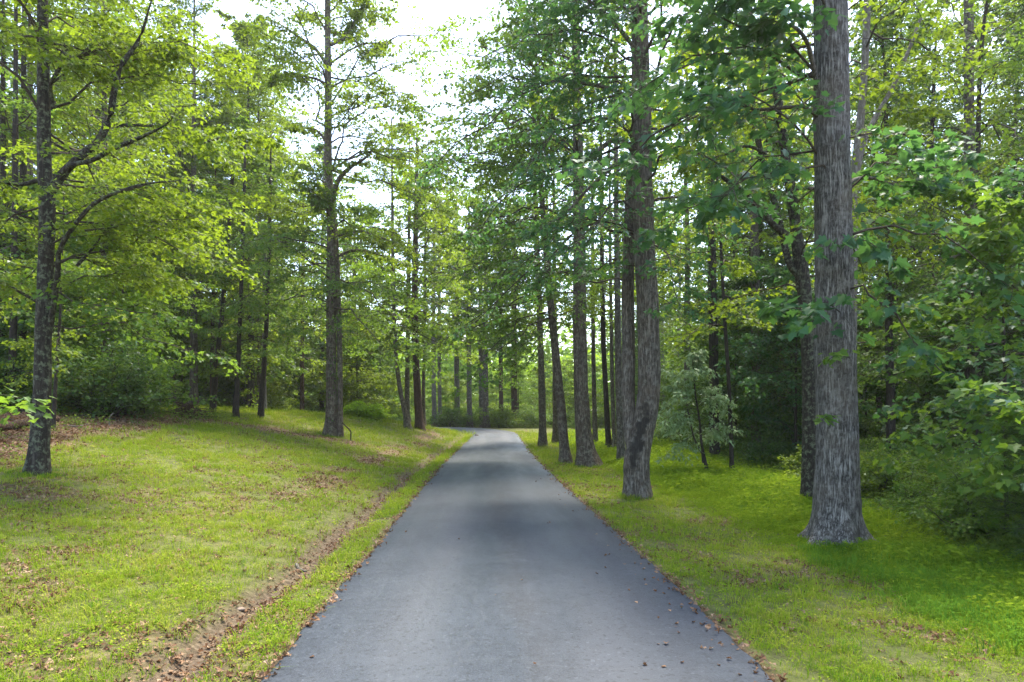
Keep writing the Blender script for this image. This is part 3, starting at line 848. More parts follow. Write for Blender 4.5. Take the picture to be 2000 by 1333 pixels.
def hero(name, label, path, bark, height, Y=None, cr=None, limbs=(), stems=(), rings=48, sides=18, flare=.35,
         furrow=0.0, group=None, seed=1, top_r=.04, smooth=True, drift=0.0, flare_h=.28, fmul=1.0):
    """a tree traced from the photograph: trunk path given in photo pixels at its own depth"""
    rng = np.random.default_rng(seed)
    if Y is None:
        Y = hit(path[0][0], path[0][1]) or 60
    pts, rad = px_path(path, Y)
    zg = g1(pts[0][0], Y)
    pts[0][2] = zg
    base = pts[0].copy()
    root = empty(name, base, label, "tree", group)
    top = pts[-1].copy(); dirv = norm(pts[-1] - pts[-2]) * np.array([.5, .5, 1])
    if height > top[2] + .5:
        ext = [top + dirv * (height - top[2]) * u + np.array([drift * u, drift * .5 * u, 0]) for u in (.35, .7, 1.0)]
        pts = np.vstack([pts, ext]); rad = np.concatenate([rad, rad[-1] * np.array([.75, .45, top_r / max(rad[-1], .01)])])
    lp = pts - base
    v, i, ln = trunk_np(lp, rad, rings, sides, flare, .03, seed, furrow, flare_h)
    obj("trunk", mesh_np(name + "_trunk", v, i, ln, BM[bark], smooth=smooth), root)
    for k, (lpx, dy) in enumerate(stems):           # second trunks rising from the same base
        sp_, sr = px_path(lpx, Y)
        sp_[:, 1] += np.linspace(0, dy, len(sp_)) if dy else 0
        v, i, ln = trunk_np(sp_ - base, sr, rings, sides, flare * .6, .03, seed + 3 + k, furrow, flare_h)
        obj("stem", mesh_np(name + "_stem", v, i, ln, BM[bark], smooth=smooth), root)
    extra_paths = []
    for k, (lpx, dy) in enumerate(limbs):
        sp_, sr = px_path(lpx, Y)
        sp_[:, 1] += np.linspace(0, 1, len(sp_)) * dy
        C, R = resample(sp_ - base, sr, 22)
        R = R * (1 + .06 * rng.normal(size=len(R))) * np.interp(np.linspace(0, 1, 22), [0, .6, 1], [1, .9, .12])
        v, i, ln = tubes(C[None], R[None], 8)
        obj("limb", mesh_np(name + "_limb", v, i, ln, BM[bark], smooth=True), root)
        extra_paths.append(C[np.linspace(4, 21, 8).astype(int)])
    if cr:
        cs = cr if isinstance(cr, list) else [cr]
        ax = axis_of(lp)
        for kk, c in enumerate(cs):
            n = c['n']
            z0, z1 = c['z']
            zs = z0 + (z1 - z0) * (np.arange(n) + rng.uniform(0, 1, n)) / n - base[2]
            u = (zs + base[2] - z0) / (z1 - z0)
            lens = np.interp(u, c.get('prof_t', [0, .25, .7, 1]), c.get('prof', [.7, 1, .85, .35])) * c['len'] * rng.uniform(.7, 1.2, n)
            az = az_sample(rng, n, c.get('bias'), c.get('bw', .8), c.get('bf', .7))
            el = np.interp(u, [0, 1], c.get('el', (.15, .8))) + rng.normal(0, .26, n)
            P = branch_paths(rng, ax, zs, az, lens, el, c.get('droop', .25))
            if extra_paths and kk == 0:
                E = np.array(extra_paths)
                P = np.concatenate([P, E]); le = np.linalg.norm(E[:, -1] - E[:, 0], axis=1)
                lens = np.concatenate([lens, np.maximum(le, 1.2)])
            res_ = crown(name, rng, P, lens, LM[c['mat']], c.get('size', .12), c.get('tmpl', T_KITE), c.get('sec', 9), c.get('twig', 5),
                           c.get('per', 9), c.get('seclf', .42), c.get('twlf', .36), c.get('tmin', .15), c.get('dr2', .14), c.get('tw', True), c.get('r0', .035), c.get('tilt', .45), dens=c.get('dens', 1.0), pick=c.get('pick', 0), base=base)
            lm, wm = res_[0], res_[1]
            co = obj("crown", lm, root, kind="stuff")
            obj("branches", wm, co)
            if len(res_) > 2:
                single_leaves(co, res_[2], c['mat'], c.get('tmpl', T_KITE), rng)
    return root, base, Y

LEAFV = {}
def single_leaves(parent, pk, mat, tmpl, rng):
    """the largest showing leaves as objects of their own, sharing a few meshes"""
    key = (mat, len(tmpl))
    if key not in LEAFV:
        r2 = np.random.default_rng(3)
        LEAFV[key] = [leaf_mesh("leaf_" + mat, [(np.zeros((1, 3)), np.array([[0, 1., 0]]), np.array([[0, 0, 1.]]), np.ones(1))], tmpl, LM[mat], r2) for _ in range(6)]
    b, d, nn, sz = pk
    d = norm(d); X = norm(np.cross(d, nn)); Z = np.cross(X, d)
    for k in range(len(b)):
        o = bpy.data.objects.new("leaf", LEAFV[key][int(rng.integers(6))])
        COL.objects.link(o); o.parent = parent
        M = Matrix(np.column_stack([X[k] * sz[k], d[k] * sz[k], Z[k] * sz[k]]).tolist()).to_4x4()
        M.translation = Vector(b[k].tolist())
        o.matrix_local = M

def vine(root, base, pts_px, Y, rng, mat, n, size, spread_):
    """leaves climbing on a trunk"""
    p = np.array([W(a, b, Y) for a, b in pts_px]) - base
    t = rng.uniform(0, len(p) - 1, n); k = np.clip(t.astype(int), 0, len(p) - 2); f = (t - k)[:, None]
    c = p[k] * (1 - f) + p[k + 1] * f
    a = rng.uniform(0, 6.28, n); out = np.stack([np.cos(a), np.sin(a), rng.normal(0, .3, n)], -1)
    pos = c + out * spread_ * rng.uniform(.8, 1.5, (n, 1))
    nn = norm(out + np.array([0, 0, .6]) + rng.normal(0, .4, (n, 3)))
    dd = norm(np.stack([rng.normal(0, .5, n), rng.normal(0, .5, n), np.full(n, -1.)], -1) + out * .4)
    obj("vine", leaf_mesh("vine_leaves", [(pos, dd, nn, size * rng.uniform(.6, 1.3, n))], T_MID, mat, rng), root, kind="stuff")

# --- the lichen-spotted maple at the left
rootA, baseA, YA = hero("maple_tree", "lichen spotted tree with spreading crooked limbs standing alone at the left edge of the lawn",
     [(74, 927, 46), (78, 860, 40), (82, 780, 37), (85, 640, 35), (90, 500, 34), (92, 400, 34), (87, 330, 29), (86, 220, 28), (84, 90, 24), (83, -30, 22)],
     'lichen', 13.0, rings=150, sides=48, flare=.30, furrow=.008, seed=11, smooth=True,
     limbs=[([(92, 385, 22), (125, 345, 20), (165, 312, 18), (205, 285, 17), (232, 240, 15), (243, 200, 14), (262, 150, 13), (300, 105, 11), (322, 50, 9), (350, -20, 7)], -.6),
            ([(128, 342, 13), (150, 332, 12), (205, 330, 11), (260, 316, 10), (330, 300, 9), (385, 285, 7), (410, 268, 6)], -1.2),
            ([(395, 280, 5), (440, 290, 5), (500, 300, 4), (560, 318, 3)], -1.2),
            ([(98, 640, 14), (118, 600, 13), (140, 545, 12), (156, 505, 10), (200, 460, 9), (245, 430, 8), (330, 405, 7), (420, 402, 6), (490, 412, 5)], -1.5),
            ([(150, 520, 7), (170, 470, 6), (178, 420, 5), (200, 360, 4)], .8),
            ([(104, 210, 10), (110, 175, 9), (140, 150, 8), (155, 130, 7), (190, 160, 6), (240, 176, 5)], -.8),
            ([(92, 84, 9), (120, 75, 7), (200, 74, 6), (300, 30, 5)], .9),
            ([(76, 352, 10), (55, 368, 8), (25, 368, 7), (-20, 352, 6)], -.6),
            ([(76, 592, 8), (45, 570, 7), (10, 548, 6), (-40, 520, 5)], -.5),
            ([(80, 72, 8), (45, 55, 7), (0, 38, 5), (-50, 0, 4)], .8),
            ([(228, 245, 9), (270, 232, 7), (310, 225, 6), (350, 245, 5), (400, 275, 4)], 1.2)],
     cr=[dict(n=32, z=(4.0, 11), len=3.7, mat='maple', size=.085, tmpl=T_MID, sec=10, twig=6, per=11, el=(.1, .7), droop=.2, r0=.03, bias=0.35, bw=.9, bf=.85, dens=.9, pick=290),
         dict(n=4, z=(3.1, 4.6), len=3.0, mat='green', size=.10, tmpl=T_MID, sec=8, twig=5, per=8, el=(.0, .2), droop=.1, r0=.02, bias=.6, bw=1.2, bf=.9, dens=.7)])

# --- twin-stemmed tree in the middle of the lawn
rootE, baseE, YE = hero("twin_trunk_tree", "tall grey twin trunked tree on the middle of the left lawn",
     [(646, 851, 27), (647, 820, 21), (647, 700, 20), (647, 560, 20), (648, 450, 19), (645, 395, 19), (641, 330, 16), (641, 200, 14), (640, 60, 12), (640, -30, 11)],
     'greybrown', 26.0, rings=120, sides=24, flare=.45, furrow=.008, seed=12, flare_h=.5,
     stems=[([(664, 853, 13), (664, 800, 11), (663, 700, 11), (660, 600, 10), (657, 500, 9), (652, 430, 8), (649, 400, 6)], .2)],
     limbs=[([(648, 400, 14), (655, 375, 12), (668, 352, 10), (690, 335, 8), (722, 318, 7), (745, 296, 5)], -.8),
            ([(640, 130, 8), (618, 100, 7), (588, 82, 6), (560, 66, 5), (530, 55, 4)], -.8),
            ([(646, 88, 7), (662, 75, 6), (672, 62, 5), (686, 25, 4), (694, -10, 3)], .8),
            ([(672, 64, 5), (690, 72, 4), (708, 88, 4), (745, 62, 3)], 1.0),
            ([(640, 168, 6), (620, 160, 5), (580, 160, 4), (545, 172, 3)], -.8),
            ([(646, 470, 7), (680, 462, 6), (720, 465, 5), (800, 500, 4)], -1.5),
            ([(660, 500, 7), (690, 486, 6), (730, 490, 5), (790, 505, 4)], 1.0),
            ([(640, 280, 7), (615, 250, 5), (590, 240, 4), (560, 235, 3)], .8)],
     cr=[dict(n=40, z=(9.5, 22.5), len=5.0, mat='maple', size=.12, sec=11, twig=6, per=11, el=(.2, .8), droop=.3, r0=.05, dens=.8, tw=False),
         dict(n=26, z=(5.2, 11), len=4.4, mat='green', size=.115, sec=10, twig=6, per=10, tw=False, el=(.15, .3), droop=.3, r0=.04, dens=.8)])
vine(rootE, baseE, [(648, 845), (650, 700), (650, 560), (648, 430)], YE, np.random.default_rng(5), LM['dark'], 420, .10, .24)

# --- three slim dark trunks on the lawn's far edge
for k, (pth, lab, sd) in enumerate([
    ([(415, 804, 13), (422, 720, 11), (431, 640, 10), (440, 540, 9), (448, 430, 8), (455, 330, 7)], "slim dark trunk leaning right, left one of the three in the leaf strewn strip", 21),
    ([(460, 816, 13), (464, 730, 10), (468, 640, 9), (472, 540, 8), (475, 430, 7), (478, 330, 6)], "slim upright dark trunk, middle one of the three in the leaf strewn strip", 22),
    ([(509, 817, 13), (515, 730, 10), (520, 640, 9), (523, 560, 8), (526, 470, 7), (528, 380, 6)], "slim dark trunk, right one of the three in the leaf strewn strip", 23)]):
    hero("slim_tree", lab, pth, 'dark', 15.0, rings=40, sides=12, flare=.3, seed=sd, group="slim dark trees in the leaf strewn strip",
         cr=dict(n=24, z=(4.2, 14.5), len=2.9, mat=['green', 'green', 'maple'][k], size=.125, sec=8, twig=5, per=8, el=(.0, .6), droop=.15, r0=.022, dens=.72))
hero("slim_tree", "very thin brown trunk close behind the lichen spotted tree", [(104, 838, 9), (108, 760, 8), (113, 680, 7), (118, 600, 5)], 'dark', 8.5, rings=30, sides=10, seed=24, Y=None,
     cr=dict(n=16, z=(3.6, 8), len=2.4, mat='maple', size=.11, sec=8, twig=5, per=7, el=(.0, .5), r0=.018, dens=.8))

# --- trees on the bank left of the bend
hero("slender_tree", "slender grey tree leaning left on the crest of the bank before the bend", [(797, 832, 13), (790, 800, 10), (781, 760, 9), (773, 690, 8), (769, 600, 8), (767, 480, 7)], 'greybrown', 20, Y=42, seed=31, rings=40, sides=12, flare=.5,
     cr=dict(n=30, z=(5.5, 18), len=4.2, mat='green', size=.135, sec=9, twig=5, per=10, el=(.1, .6), r0=.04, tw=False, dens=.8))
hero("red_trunk_tree", "tree with reddish brown trunk on the bank beside the bend", [(820, 833, 19), (818, 812, 16), (815, 760, 14.5), (812, 690, 13), (810, 600, 12.5), (811, 500, 11), (813, 400, 9)], 'brown', 20.5, Y=44, seed=32, rings=50, sides=16, flare=.35,
     cr=dict(n=36, z=(6.5, 20), len=4.6, mat='maple', size=.14, sec=9, twig=5, per=10, el=(.1, .6), r0=.05, tw=False, dens=.75))
for k, (px, w, py0, Yd, lab) in enumerate([(796, 10, 828, 50, "grey trunk just behind the slender leaning tree on the bank"), (828, 7, 826, 52, "thin grey trunk touching the right side of the reddish trunk"), (690, 11, 812, 62, "left of two thin grey trunks beyond the crest of the lawn"), (702, 9, 812, 62, "right of two thin grey trunks beyond the crest of the lawn")]):
    hero("grey_tree", lab, [(px, py0, w * 1.2), (px - 1, 780, w), (px, 700, w * .9), (px + 2, 560, w * .8)], 'greybrown', 22, Y=Yd, seed=35 + k, rings=24, sides=10,
         cr=dict(n=30, z=(6, 20), len=4.2, mat=['bright', 'maple', 'maple', 'bright'][k], size=.2, sec=9, twig=5, per=6, el=(.1, .6), r0=.05, tw=False, dens=.95))

# --- trees beyond the bend
for k, (px, w, bk, lab) in enumerate([
    (849, 9, 'pale', "pale twin trunk beyond the bend, leftmost of the row across the road"), (860, 8, 'pale', "pale thin trunk close right of the leftmost pale trunk beyond the bend"),
    (894, 11, 'grey', "straight grey trunk beyond the bend with a clear dark left edge"), (918, 10, 'grey', "straight pale grey trunk beyond the bend near the middle of the road"),
    (941, 9, 'grey', "left of two touching grey trunks beyond the end of the road"), (950, 11, 'greybrown', "right of two touching grey trunks beyond the end of the road"),
    (980, 9, 'brown', "short seeming brown trunk behind the right side of the bend"), (1006, 13, 'brown', "stout brown trunk in the shade behind the right side of the bend")]):
    hero("roadside_tree", lab, [(px, 842, w * 1.3), (px - 1, 800, w), (px - 2, 700, w * .9), (px - 2, 560, w * .8)], bk, 25 + k % 3, Y=70 + (k * 37 % 5), seed=40 + k, rings=24, sides=10, group="trees across the road beyond the bend",
         cr=dict(n=24, z=(9, 24), len=4.4, mat=['maple', 'green', 'bright', 'maple'][k % 4], size=.23, sec=9, twig=5, per=6, el=(.1, .6), r0=.06, tw=False, dens=.95))

# --- the row right of the driveway
hero("roadside_tree", "grey brown trunk, farthest of the row on the right verge before the bend", [(1060, 873, 18), (1060, 840, 15), (1058, 760, 13), (1056, 680, 12), (1052, 560, 11), (1046, 420, 10)], 'greybrown', 23, seed=51, rings=50, sides=14,
     cr=dict(n=34, z=(5.5, 20), len=4.8, mat='green', size=.16, sec=9, twig=5, per=8, el=(.0, .6), droop=.3, r0=.045, tw=False, bias=-1.6, dens=.8))
hero("roadside_tree", "dark trunk half hidden behind the leaning grey trunk on the right verge", [(1086, 866, 14), (1085, 800, 11), (1084, 700, 10), (1083, 600, 9)], 'greybrown', 21, seed=52, rings=30, sides=12,
     cr=dict(n=20, z=(8, 20), len=3.6, mat='green', size=.18, sec=8, twig=5, per=6, el=(.0, .6), r0=.045, tw=False, dens=.8))
hero("roadside_tree", "mossy grey trunk leaning left on the right verge, beside a thicker trunk", [(1106, 906, 24), (1102, 870, 19), (1096, 800, 18), (1088, 720, 17), (1080, 640, 15), (1072, 560, 14), (1066, 480, 12), (1058, 380, 10)], 'greybrown', 19, seed=53, rings=80, sides=20, furrow=.006, flare=.4,
     cr=dict(n=32, z=(5.0, 17), len=5.2, mat='green', size=.13, sec=9, twig=5, per=8, el=(.0, .5), droop=.3, r0=.04, bias=-1.9, bw=.9, dens=.85))
hero("tulip_tree", "thick grey brown trunk with flared base on the right verge, left of the crooked tree", [(1150, 911, 46), (1144, 880, 36), (1139, 840, 31), (1135, 760, 28), (1133, 660, 27), (1132, 540, 25), (1131, 420, 24), (1129, 300, 20), (1126, 150, 16)], 'greybrown', 25, seed=54, rings=140, sides=40, furrow=.010, flare=.35, flare_h=.4,
     cr=[dict(n=34, z=(5.8, 17), len=5.2, mat='green', size=.125, tmpl=T_MID, sec=10, twig=6, per=7, el=(.25, .55), droop=.6, r0=.05, bias=-1.9, bw=.8, bf=.8, dens=.8),
         dict(n=20, z=(10, 19.5), len=6.4, mat='green', size=.13, sec=10, twig=6, per=8, el=(.2, .6), droop=.3, r0=.05, dens=.8, bias=-1.6, bw=.7, bf=.8, tw=False)])
for k, (pth, bk, lab) in enumerate([
    ([(1191, 887, 15), (1187, 840, 11), (1183, 760, 10), (1179, 680, 10), (1177, 580, 9), (1175, 450, 8)], 'dark', "thin dark reddish trunk in the grass behind the crooked tree"),
    ([(1201, 888, 11), (1199, 840, 8), (1196, 760, 8), (1194, 640, 7), (1192, 520, 6)], 'greybrown', "thin grey trunk wedged between a dark trunk and a pale trunk on the right"),
    ([(1216, 906, 21), (1212, 860, 15), (1209, 780, 14), (1207, 680, 13), (1206, 560, 12), (1204, 420, 10)], 'grey', "pale grey trunk right behind the crooked tree"),
    ([(1163, 874, 12), (1161, 800, 9), (1159, 700, 8), (1158, 600, 8)], 'greybrown', "thin grey trunk seen just right of the thick flared trunk")]):
    hero("roadside_tree", lab, pth, bk, 20 + k, seed=56 + k, rings=50, sides=14,
         cr=dict(n=20, z=(7, 19), len=3.6, mat=['green', 'maple', 'green', 'maple'][k], size=.15, sec=8, twig=5, per=7, el=(.0, .6), r0=.04, tw=False, dens=.8))
rootP, baseP, YP = hero("crooked_tree", "crooked double trunked tree with blackened bend on the right verge",
     [(1245, 972, 56), (1243, 930, 50), (1243, 900, 50), (1250, 865, 48), (1261, 815, 46), (1267, 760, 44), (1268, 700, 43), (1266, 620, 42), (1262, 540, 42), (1257, 440, 41), (1254, 330, 40), (1252, 200, 37), (1250, 80, 34), (1249, -30, 31)],
     'stained', 22, rings=220, sides=56, furrow=.012, seed=61, flare=.16,
     stems=[([(1243, 890, 30), (1234, 850, 28), (1230, 790, 26), (1231, 700, 26), (1231, 600, 25), (1233, 500, 23), (1236, 400, 20), (1238, 320, 14)], .55)],
     limbs=[([(1252, 318, 14), (1225, 295, 12), (1195, 292, 10), (1160, 320, 8), (1120, 350, 6), (1060, 385, 4)], -1.4),
            ([(1254, 330, 12), (1215, 320, 10), (1180, 345, 8), (1140, 385, 6), (1100, 430, 5), (1040, 470, 4)], -.6),
            ([(1252, 210, 12), (1205, 190, 9), (1150, 185, 7), (1090, 190, 5), (1010, 210, 4)], -1.0),
            ([(1250, 110, 10), (1200, 70, 8), (1140, 40, 6), (1060, 30, 4)], -1.2)],
     cr=[dict(n=30, z=(5.2, 14), len=4.6, mat='teal', size=.11, tmpl=T_MID, sec=10, twig=6, per=8, el=(.35, .5), droop=.65, r0=.045, bias=-1.7, bw=.8, bf=.85, dens=.85, pick=290),
         dict(n=9, z=(9, 14), len=3.8, mat='maple', size=.14, sec=8, twig=5, per=7, el=(.2, .7), droop=.3, r0=.045, dens=.8)])

# --- dark forked tree behind the big trunk
rootS, baseS, YS = hero("forked_tree", "dark forked tree with vine clumps behind the big silver trunk",
     [(1584, 905, 40), (1583, 760, 34), (1578, 660, 30), (1570, 560, 28), (1560, 490, 27), (1551, 420, 22), (1540, 340, 20), (1531, 280, 18), (1520, 200, 17), (1506, 120, 15), (1492, 20, 12)],
     'lichen', 15, Y=15.5, rings=90, sides=22, seed=71, furrow=.004,
     stems=[([(1566, 545, 18), (1546, 520, 15), (1535, 480, 14), (1524, 420, 13), (1511, 370, 12), (1498, 320, 12), (1486, 260, 11), (1474, 215, 10), (1464, 165, 9)], .3)],
     limbs=[([(1545, 465, 15), (1510, 448, 14), (1480, 425, 13), (1445, 395, 12), (1405, 375, 11), (1365, 355, 8), (1315, 340, 6)], -1.0),
            ([(1496, 300, 7), (1450, 295, 6), (1400, 320, 5), (1330, 345, 4)], -.8),
            ([(1530, 240, 7), (1480, 235, 6), (1430, 240, 5), (1385, 238, 4)], -.6),
            ([(1490, 80, 8), (1445, 108, 7), (1410, 190, 7), (1375, 245, 6), (1320, 330, 4)], -1.2)],
     cr=[dict(n=24, z=(4.5, 14.5), len=3.6, mat='maple', size=.115, tmpl=T_MID, sec=8, twig=5, per=7, el=(.1, .6), droop=.2, r0=.03, dens=.75)])
for a, b, c, d in [(1545, 400, 1558, 330), (1556, 340, 1548, 310), (1520, 210, 1505, 140), (1575, 480, 1560, 440)]:
    pass
vine(rootS, baseS, [(1556, 450), (1548, 380), (1540, 330)], 15.5, np.random.default_rng(6), LM['dark'], 260, .10, .28)
vine(rootS, baseS, [(1532, 290), (1528, 240)], 15.5, np.random.default_rng(7), LM['dark'], 160, .10, .22)

# --- the big silver trunk at the right
rootT, baseT, YT = hero("tulip_tree", "massive silver grey furrowed trunk with flared roots, nearest tree on the right",
     [(1631, 1064, 95), (1632, 1030, 93), (1634, 980, 90), (1635, 900, 87), (1634, 800, 84), (1632, 700, 82), (1630, 600, 79), (1629, 500, 76), (1626, 380, 74), (1624, 260, 72), (1623, 120, 69), (1621, -30, 66)],
     'tulip', 16, rings=330, sides=96, furrow=.016, seed=81, flare=.65, flare_h=.20,
     limbs=[([(1600, 185, 12), (1575, 145, 10), (1550, 115, 9), (1515, 105, 7), (1470, 112, 5), (1420, 110, 4)], -1.2),
            ([(1655, 360, 12), (1690, 340, 9), (1740, 330, 8), (1800, 335, 6), (1900, 325, 4)], .9)],
     cr=[dict(n=15, z=(5.2, 10.5), len=3.9, mat='teal', size=.135, tmpl=T_LOBED, sec=8, twig=5, per=6, el=(.25, .5), droop=.45, r0=.035, bias=-1.75, bw=.4, bf=1.01, dens=.75, tmin=.2, pick=290),
         dict(n=5, z=(3.6, 6.5), len=2.7, mat='teal', size=.15, tmpl=T_LOBED, sec=7, twig=4, per=5, el=(.2, .3), droop=.5, r0=.025, bias=1.9, bw=.5, bf=1.0, dens=.7)])

# ------------------------------------------------------------------ woods: prototypes and individual copies
LOOK = dict(maple='yellow green', green='mid green', dark='dark green', teal='blue green', bright='fresh green', lime='lime green', pale='pale green')
def proto_tree(name, rng, H, r, z0, n, length, mat, size, bark, sec=8, twig=4, per=6, tmpl=T_KITE, el=(.05, .7), droop=.22, lean=.03, tw=False, dens=1., prof=(.75, 1, .8, .3), r0=.045, tilt=.5, rings=18, sides=9, bend=.25, seclf=.42):
    k = np.linspace(0, 1, 7)
    pts = np.stack([np.cumsum(rng.normal(0, lean * H * .12, 7)) * k, np.cumsum(rng.normal(0, lean * H * .12, 7)) * k, k * H], -1)
    rad = r * np.interp(k, [0, .1, .6, 1], [1.1, .95, .6, .08])
    v, i, ln = trunk_np(pts, rad, rings, sides, .35, .03, int(rng.integers(1, 9999)))
    tm = mesh_np(name + "_trunk", v, i, ln, BM[bark], smooth=True)
    zs = z0 + (H * .99 - z0) * (np.arange(n) + rng.uniform(0, 1, n)) / n
    u = (zs - z0) / (H - z0)
    lens = np.interp(u, [0, .3, .7, 1], prof) * length * rng.uniform(.7, 1.2, n)
    P = branch_paths(rng, axis_of(pts), zs, rng.uniform(-np.pi, np.pi, n), lens, np.interp(u, [0, 1], el) + .1 + rng.normal(0, .30, n), droop)
    lm, wm = crown(name, rng, P, lens, LM[mat], size, tmpl, sec, twig, per, seclf, .36, .10, .14, tw, r0, tilt, dens=dens, k1=4)
    return dict(trunk=tm, crown=lm, branches=wm, H=H, look=LOOK[mat])

SPOTS = [(-400, "at the far left edge of the view"), (60, "behind the lichen spotted tree"), (130, "just right of the lichen spotted tree"), (280, "left of the three slim dark trunks"), (400, "behind the three slim dark trunks"),
         (540, "left of the twin trunked tree"), (640, "behind the twin trunked tree"), (690, "right of the twin trunked tree"), (780, "behind the reddish trunk"), (840, "above the left end of the bend"),
         (900, "above the middle of the bend"), (960, "above the right side of the bend"), (1030, "behind the farthest trunks of the right verge"), (1110, "behind the thick flared trunk"), (1180, "behind the crooked tree"),
         (1290, "above the small pale leaved tree"), (1400, "right of the small pale leaved tree"), (1500, "left of the massive silver trunk"), (1590, "behind the massive silver trunk"), (1690, "right of the massive silver trunk"), (1800, "well right of the massive silver trunk"), (1900, "at the far right edge of the view")]
def where(x, y):
    px = 1000 + FPX * x / y
    return [t for p, t in SPOTS if px >= p][-1] if px > -400 else SPOTS[0][1]

def place(name, pr, loc, rz, sc, label, group, bark=None, sz=None):
    root = empty(name, loc, label, {"shrub": "shrub", "sapling": "sapling"}.get(name, "tree"), group)
    root.rotation_euler = (0, 0, rz); root.scale = (sc, sc, sz or sc)
    obj("trunk" if name != "shrub" else "stems", pr['trunk'], root)
    c = obj("crown" if name != "shrub" else "foliage", pr['crown'], root, kind="stuff")
    obj("branches", pr['branches'], c)
    return root

def sky_limit(px):
    """lowest photo row a background crown may reach at a photo column"""
    return np.interp(px, [0, 460, 520, 580, 640, 760, 870, 900, 940], [-70, -70, 10, 130, 240, 320, 310, 180, -70])

def fit_scale(x, y, H, rad):
    lim = max(float(sky_limit(1000 + FPX * (x + o) / y)) for o in (-rad, 0, rad))
    zmax = CAMH + (HOR - lim) * y / FPX
    return min(1.0, zmax / H)

def build_woods():
    rng = np.random.default_rng(99)
    far = [proto_tree("far_tree%d" % k, rng, 27, .24, 7.5, 40, 4.6, mt, .22, bk) for k, (mt, bk) in enumerate([('maple', 'greybrown'), ('green', 'grey'), ('maple', 'pale'), ('green', 'greybrown'), ('dark', 'dark'), ('teal', 'greybrown')])]
    near = [proto_tree("near_tree%d" % k, rng, 23, .20, 4.6, 56, 4.0, mt, .115, bk, sec=9, twig=5, per=10, dens=.85) for k, (mt, bk) in enumerate([('maple', 'dark'), ('green', 'greybrown'), ('maple', 'greybrown'), ('dark', 'dark')])]
    und = [proto_tree("under_tree%d" % k, rng, 7.5, .055, 1.0, 44, 2.5, mt, .115, 'dark', sec=8, twig=4, per=7, tmpl=T_MID if k in (0, 1) else T_KITE, el=(.0, .35), droop=.12, r0=.018, tilt=.6, sides=7, rings=14) for k, mt in enumerate(['green', 'teal', 'maple', 'dark', 'bright', 'green'])]
    shr = []
    for k, mt in enumerate(['dark', 'green', 'dark', 'green', 'maple']):
        shr.append(shrub_proto("shrub%d" % k, rng, mt, 1.7, 1.1, .07))
    WL = WR = WC = "forest tree"
    UL = UR = UC = "understorey sapling"
    def spots(n, x0, x1, y0, y1, mind, ok, tries=4000):
        out = []
        for _ in range(tries):
            if len(out) >= n: break
            x, y = rng.uniform(x0, x1), rng.uniform(y0, y1)
            if abs(x) > y * .80 + 4 or not ok(x, y): continue
            if any((x - a) ** 2 + (y - b) ** 2 < mind ** 2 for a, b in out): continue
            out.append((x, y))
        return out
    def put(name, prs, lst, label, group, s0, s1, rad, lim=True):
        for j, (x, y) in enumerate(lst):
            pr = prs[int(rng.integers(len(prs)))]
            s = rng.uniform(s0, s1)
            sz = s
            if lim:
                f = fit_scale(x, y, pr['H'] * s, rad * s)
                if f < .35: continue
                sz = s * f; s = s * max(f, .75)
            dist = "nearer" if y < 24 else "mid distance" if y < 48 else "distant" if y < 82 else "farthest"
            place(name, pr, (x, y, g1(x, y) - .05), rng.uniform(0, 6.28), s, "%s %s %s %s" % (dist, pr['look'], label, where(x, y)), group, sz=sz)
    # left woods
    put("forest_tree", near[:3], spots(13, -34, -9, 24, 44, 3.2, lambda x, y: x < -13.5 - max(0, (y - 30)) * .25 and x < -.50 * y), WL, "forest trees on the left", .85, 1.15, 3)
    put("forest_tree", far, spots(24, -75, -12, 44, 95, 4.5, lambda x, y: x < -.33 * y + 3 and abs(y - 66) > 5.5), WL, "forest trees on the left", .85, 1.15, 3.5)
    put("forest_tree", near[::2], spots(5, -30, -14, 38, 52, 3.0, lambda x, y: -.52 * y < x < -.36 * y), WL, "forest trees on the left", .95, 1.3, 2)
    put("forest_tree", far[:3], spots(6, -42, -18, 52, 80, 4.0, lambda x, y: -.60 * y < x < -.38 * y and abs(y - 66) > 5.5), WL, "forest trees on the left", 1.0, 1.3, 2)
    put("sapling", [und[0], und[2], und[5], und[4]], spots(9, -30, -10.5, 21, 42, 2.0, lambda x, y: x < -.46 * y - 1.5), UL, "understorey saplings on the left", .8, 1.35, 2)
    put("sapling", und[4:] + und[2:3], spots(34, -36, -8, 44, 62, 2.4, lambda x, y: x < -.15 * y - 2 and (y > 53 or x < -.36 * y)), UL, "understorey saplings on the left", .9, 1.5, 2)
    # right woods
    put("forest_tree", [near[0], near[1], near[3]], spots(20, 8, 36, 18, 46, 3.0, lambda x, y: x > 9.0 + .06 * y), WR, "forest trees on the right", .85, 1.2, 3)
    put("forest_tree", far, spots(25, 9, 80, 40, 100, 4.6, lambda x, y: x > 8 + .03 * y), WR, "forest trees on the right", .85, 1.15, 3.5)
    put("sapling", und[:2] + [und[3]] * 2, spots(24, 8.5, 26, 13, 40, 1.9, lambda x, y: x > 8.4 + .07 * (y - 9)), UR, "understorey saplings on the right", .75, 1.4, 2)
    put("sapling", und[:1] + und[4:], spots(12, 7, 30, 46, 66, 2.8, lambda x, y: x > 6.5), UR, "understorey saplings on the right", .9, 1.5, 2)
    # straight ahead
    put("forest_tree", far[:3], spots(12, -45, 40, 84, 118, 4.6, lambda x, y: True), WC, "forest trees straight ahead", .85, 1.15, 3.5)
    put("sapling", und[2:3] + und[4:], spots(46, -36, 26, 72, 92, 2.3, lambda x, y: road_clear(x, y, 2.5)), UC, "understorey trees beyond the bend", .7, 1.25, 2)
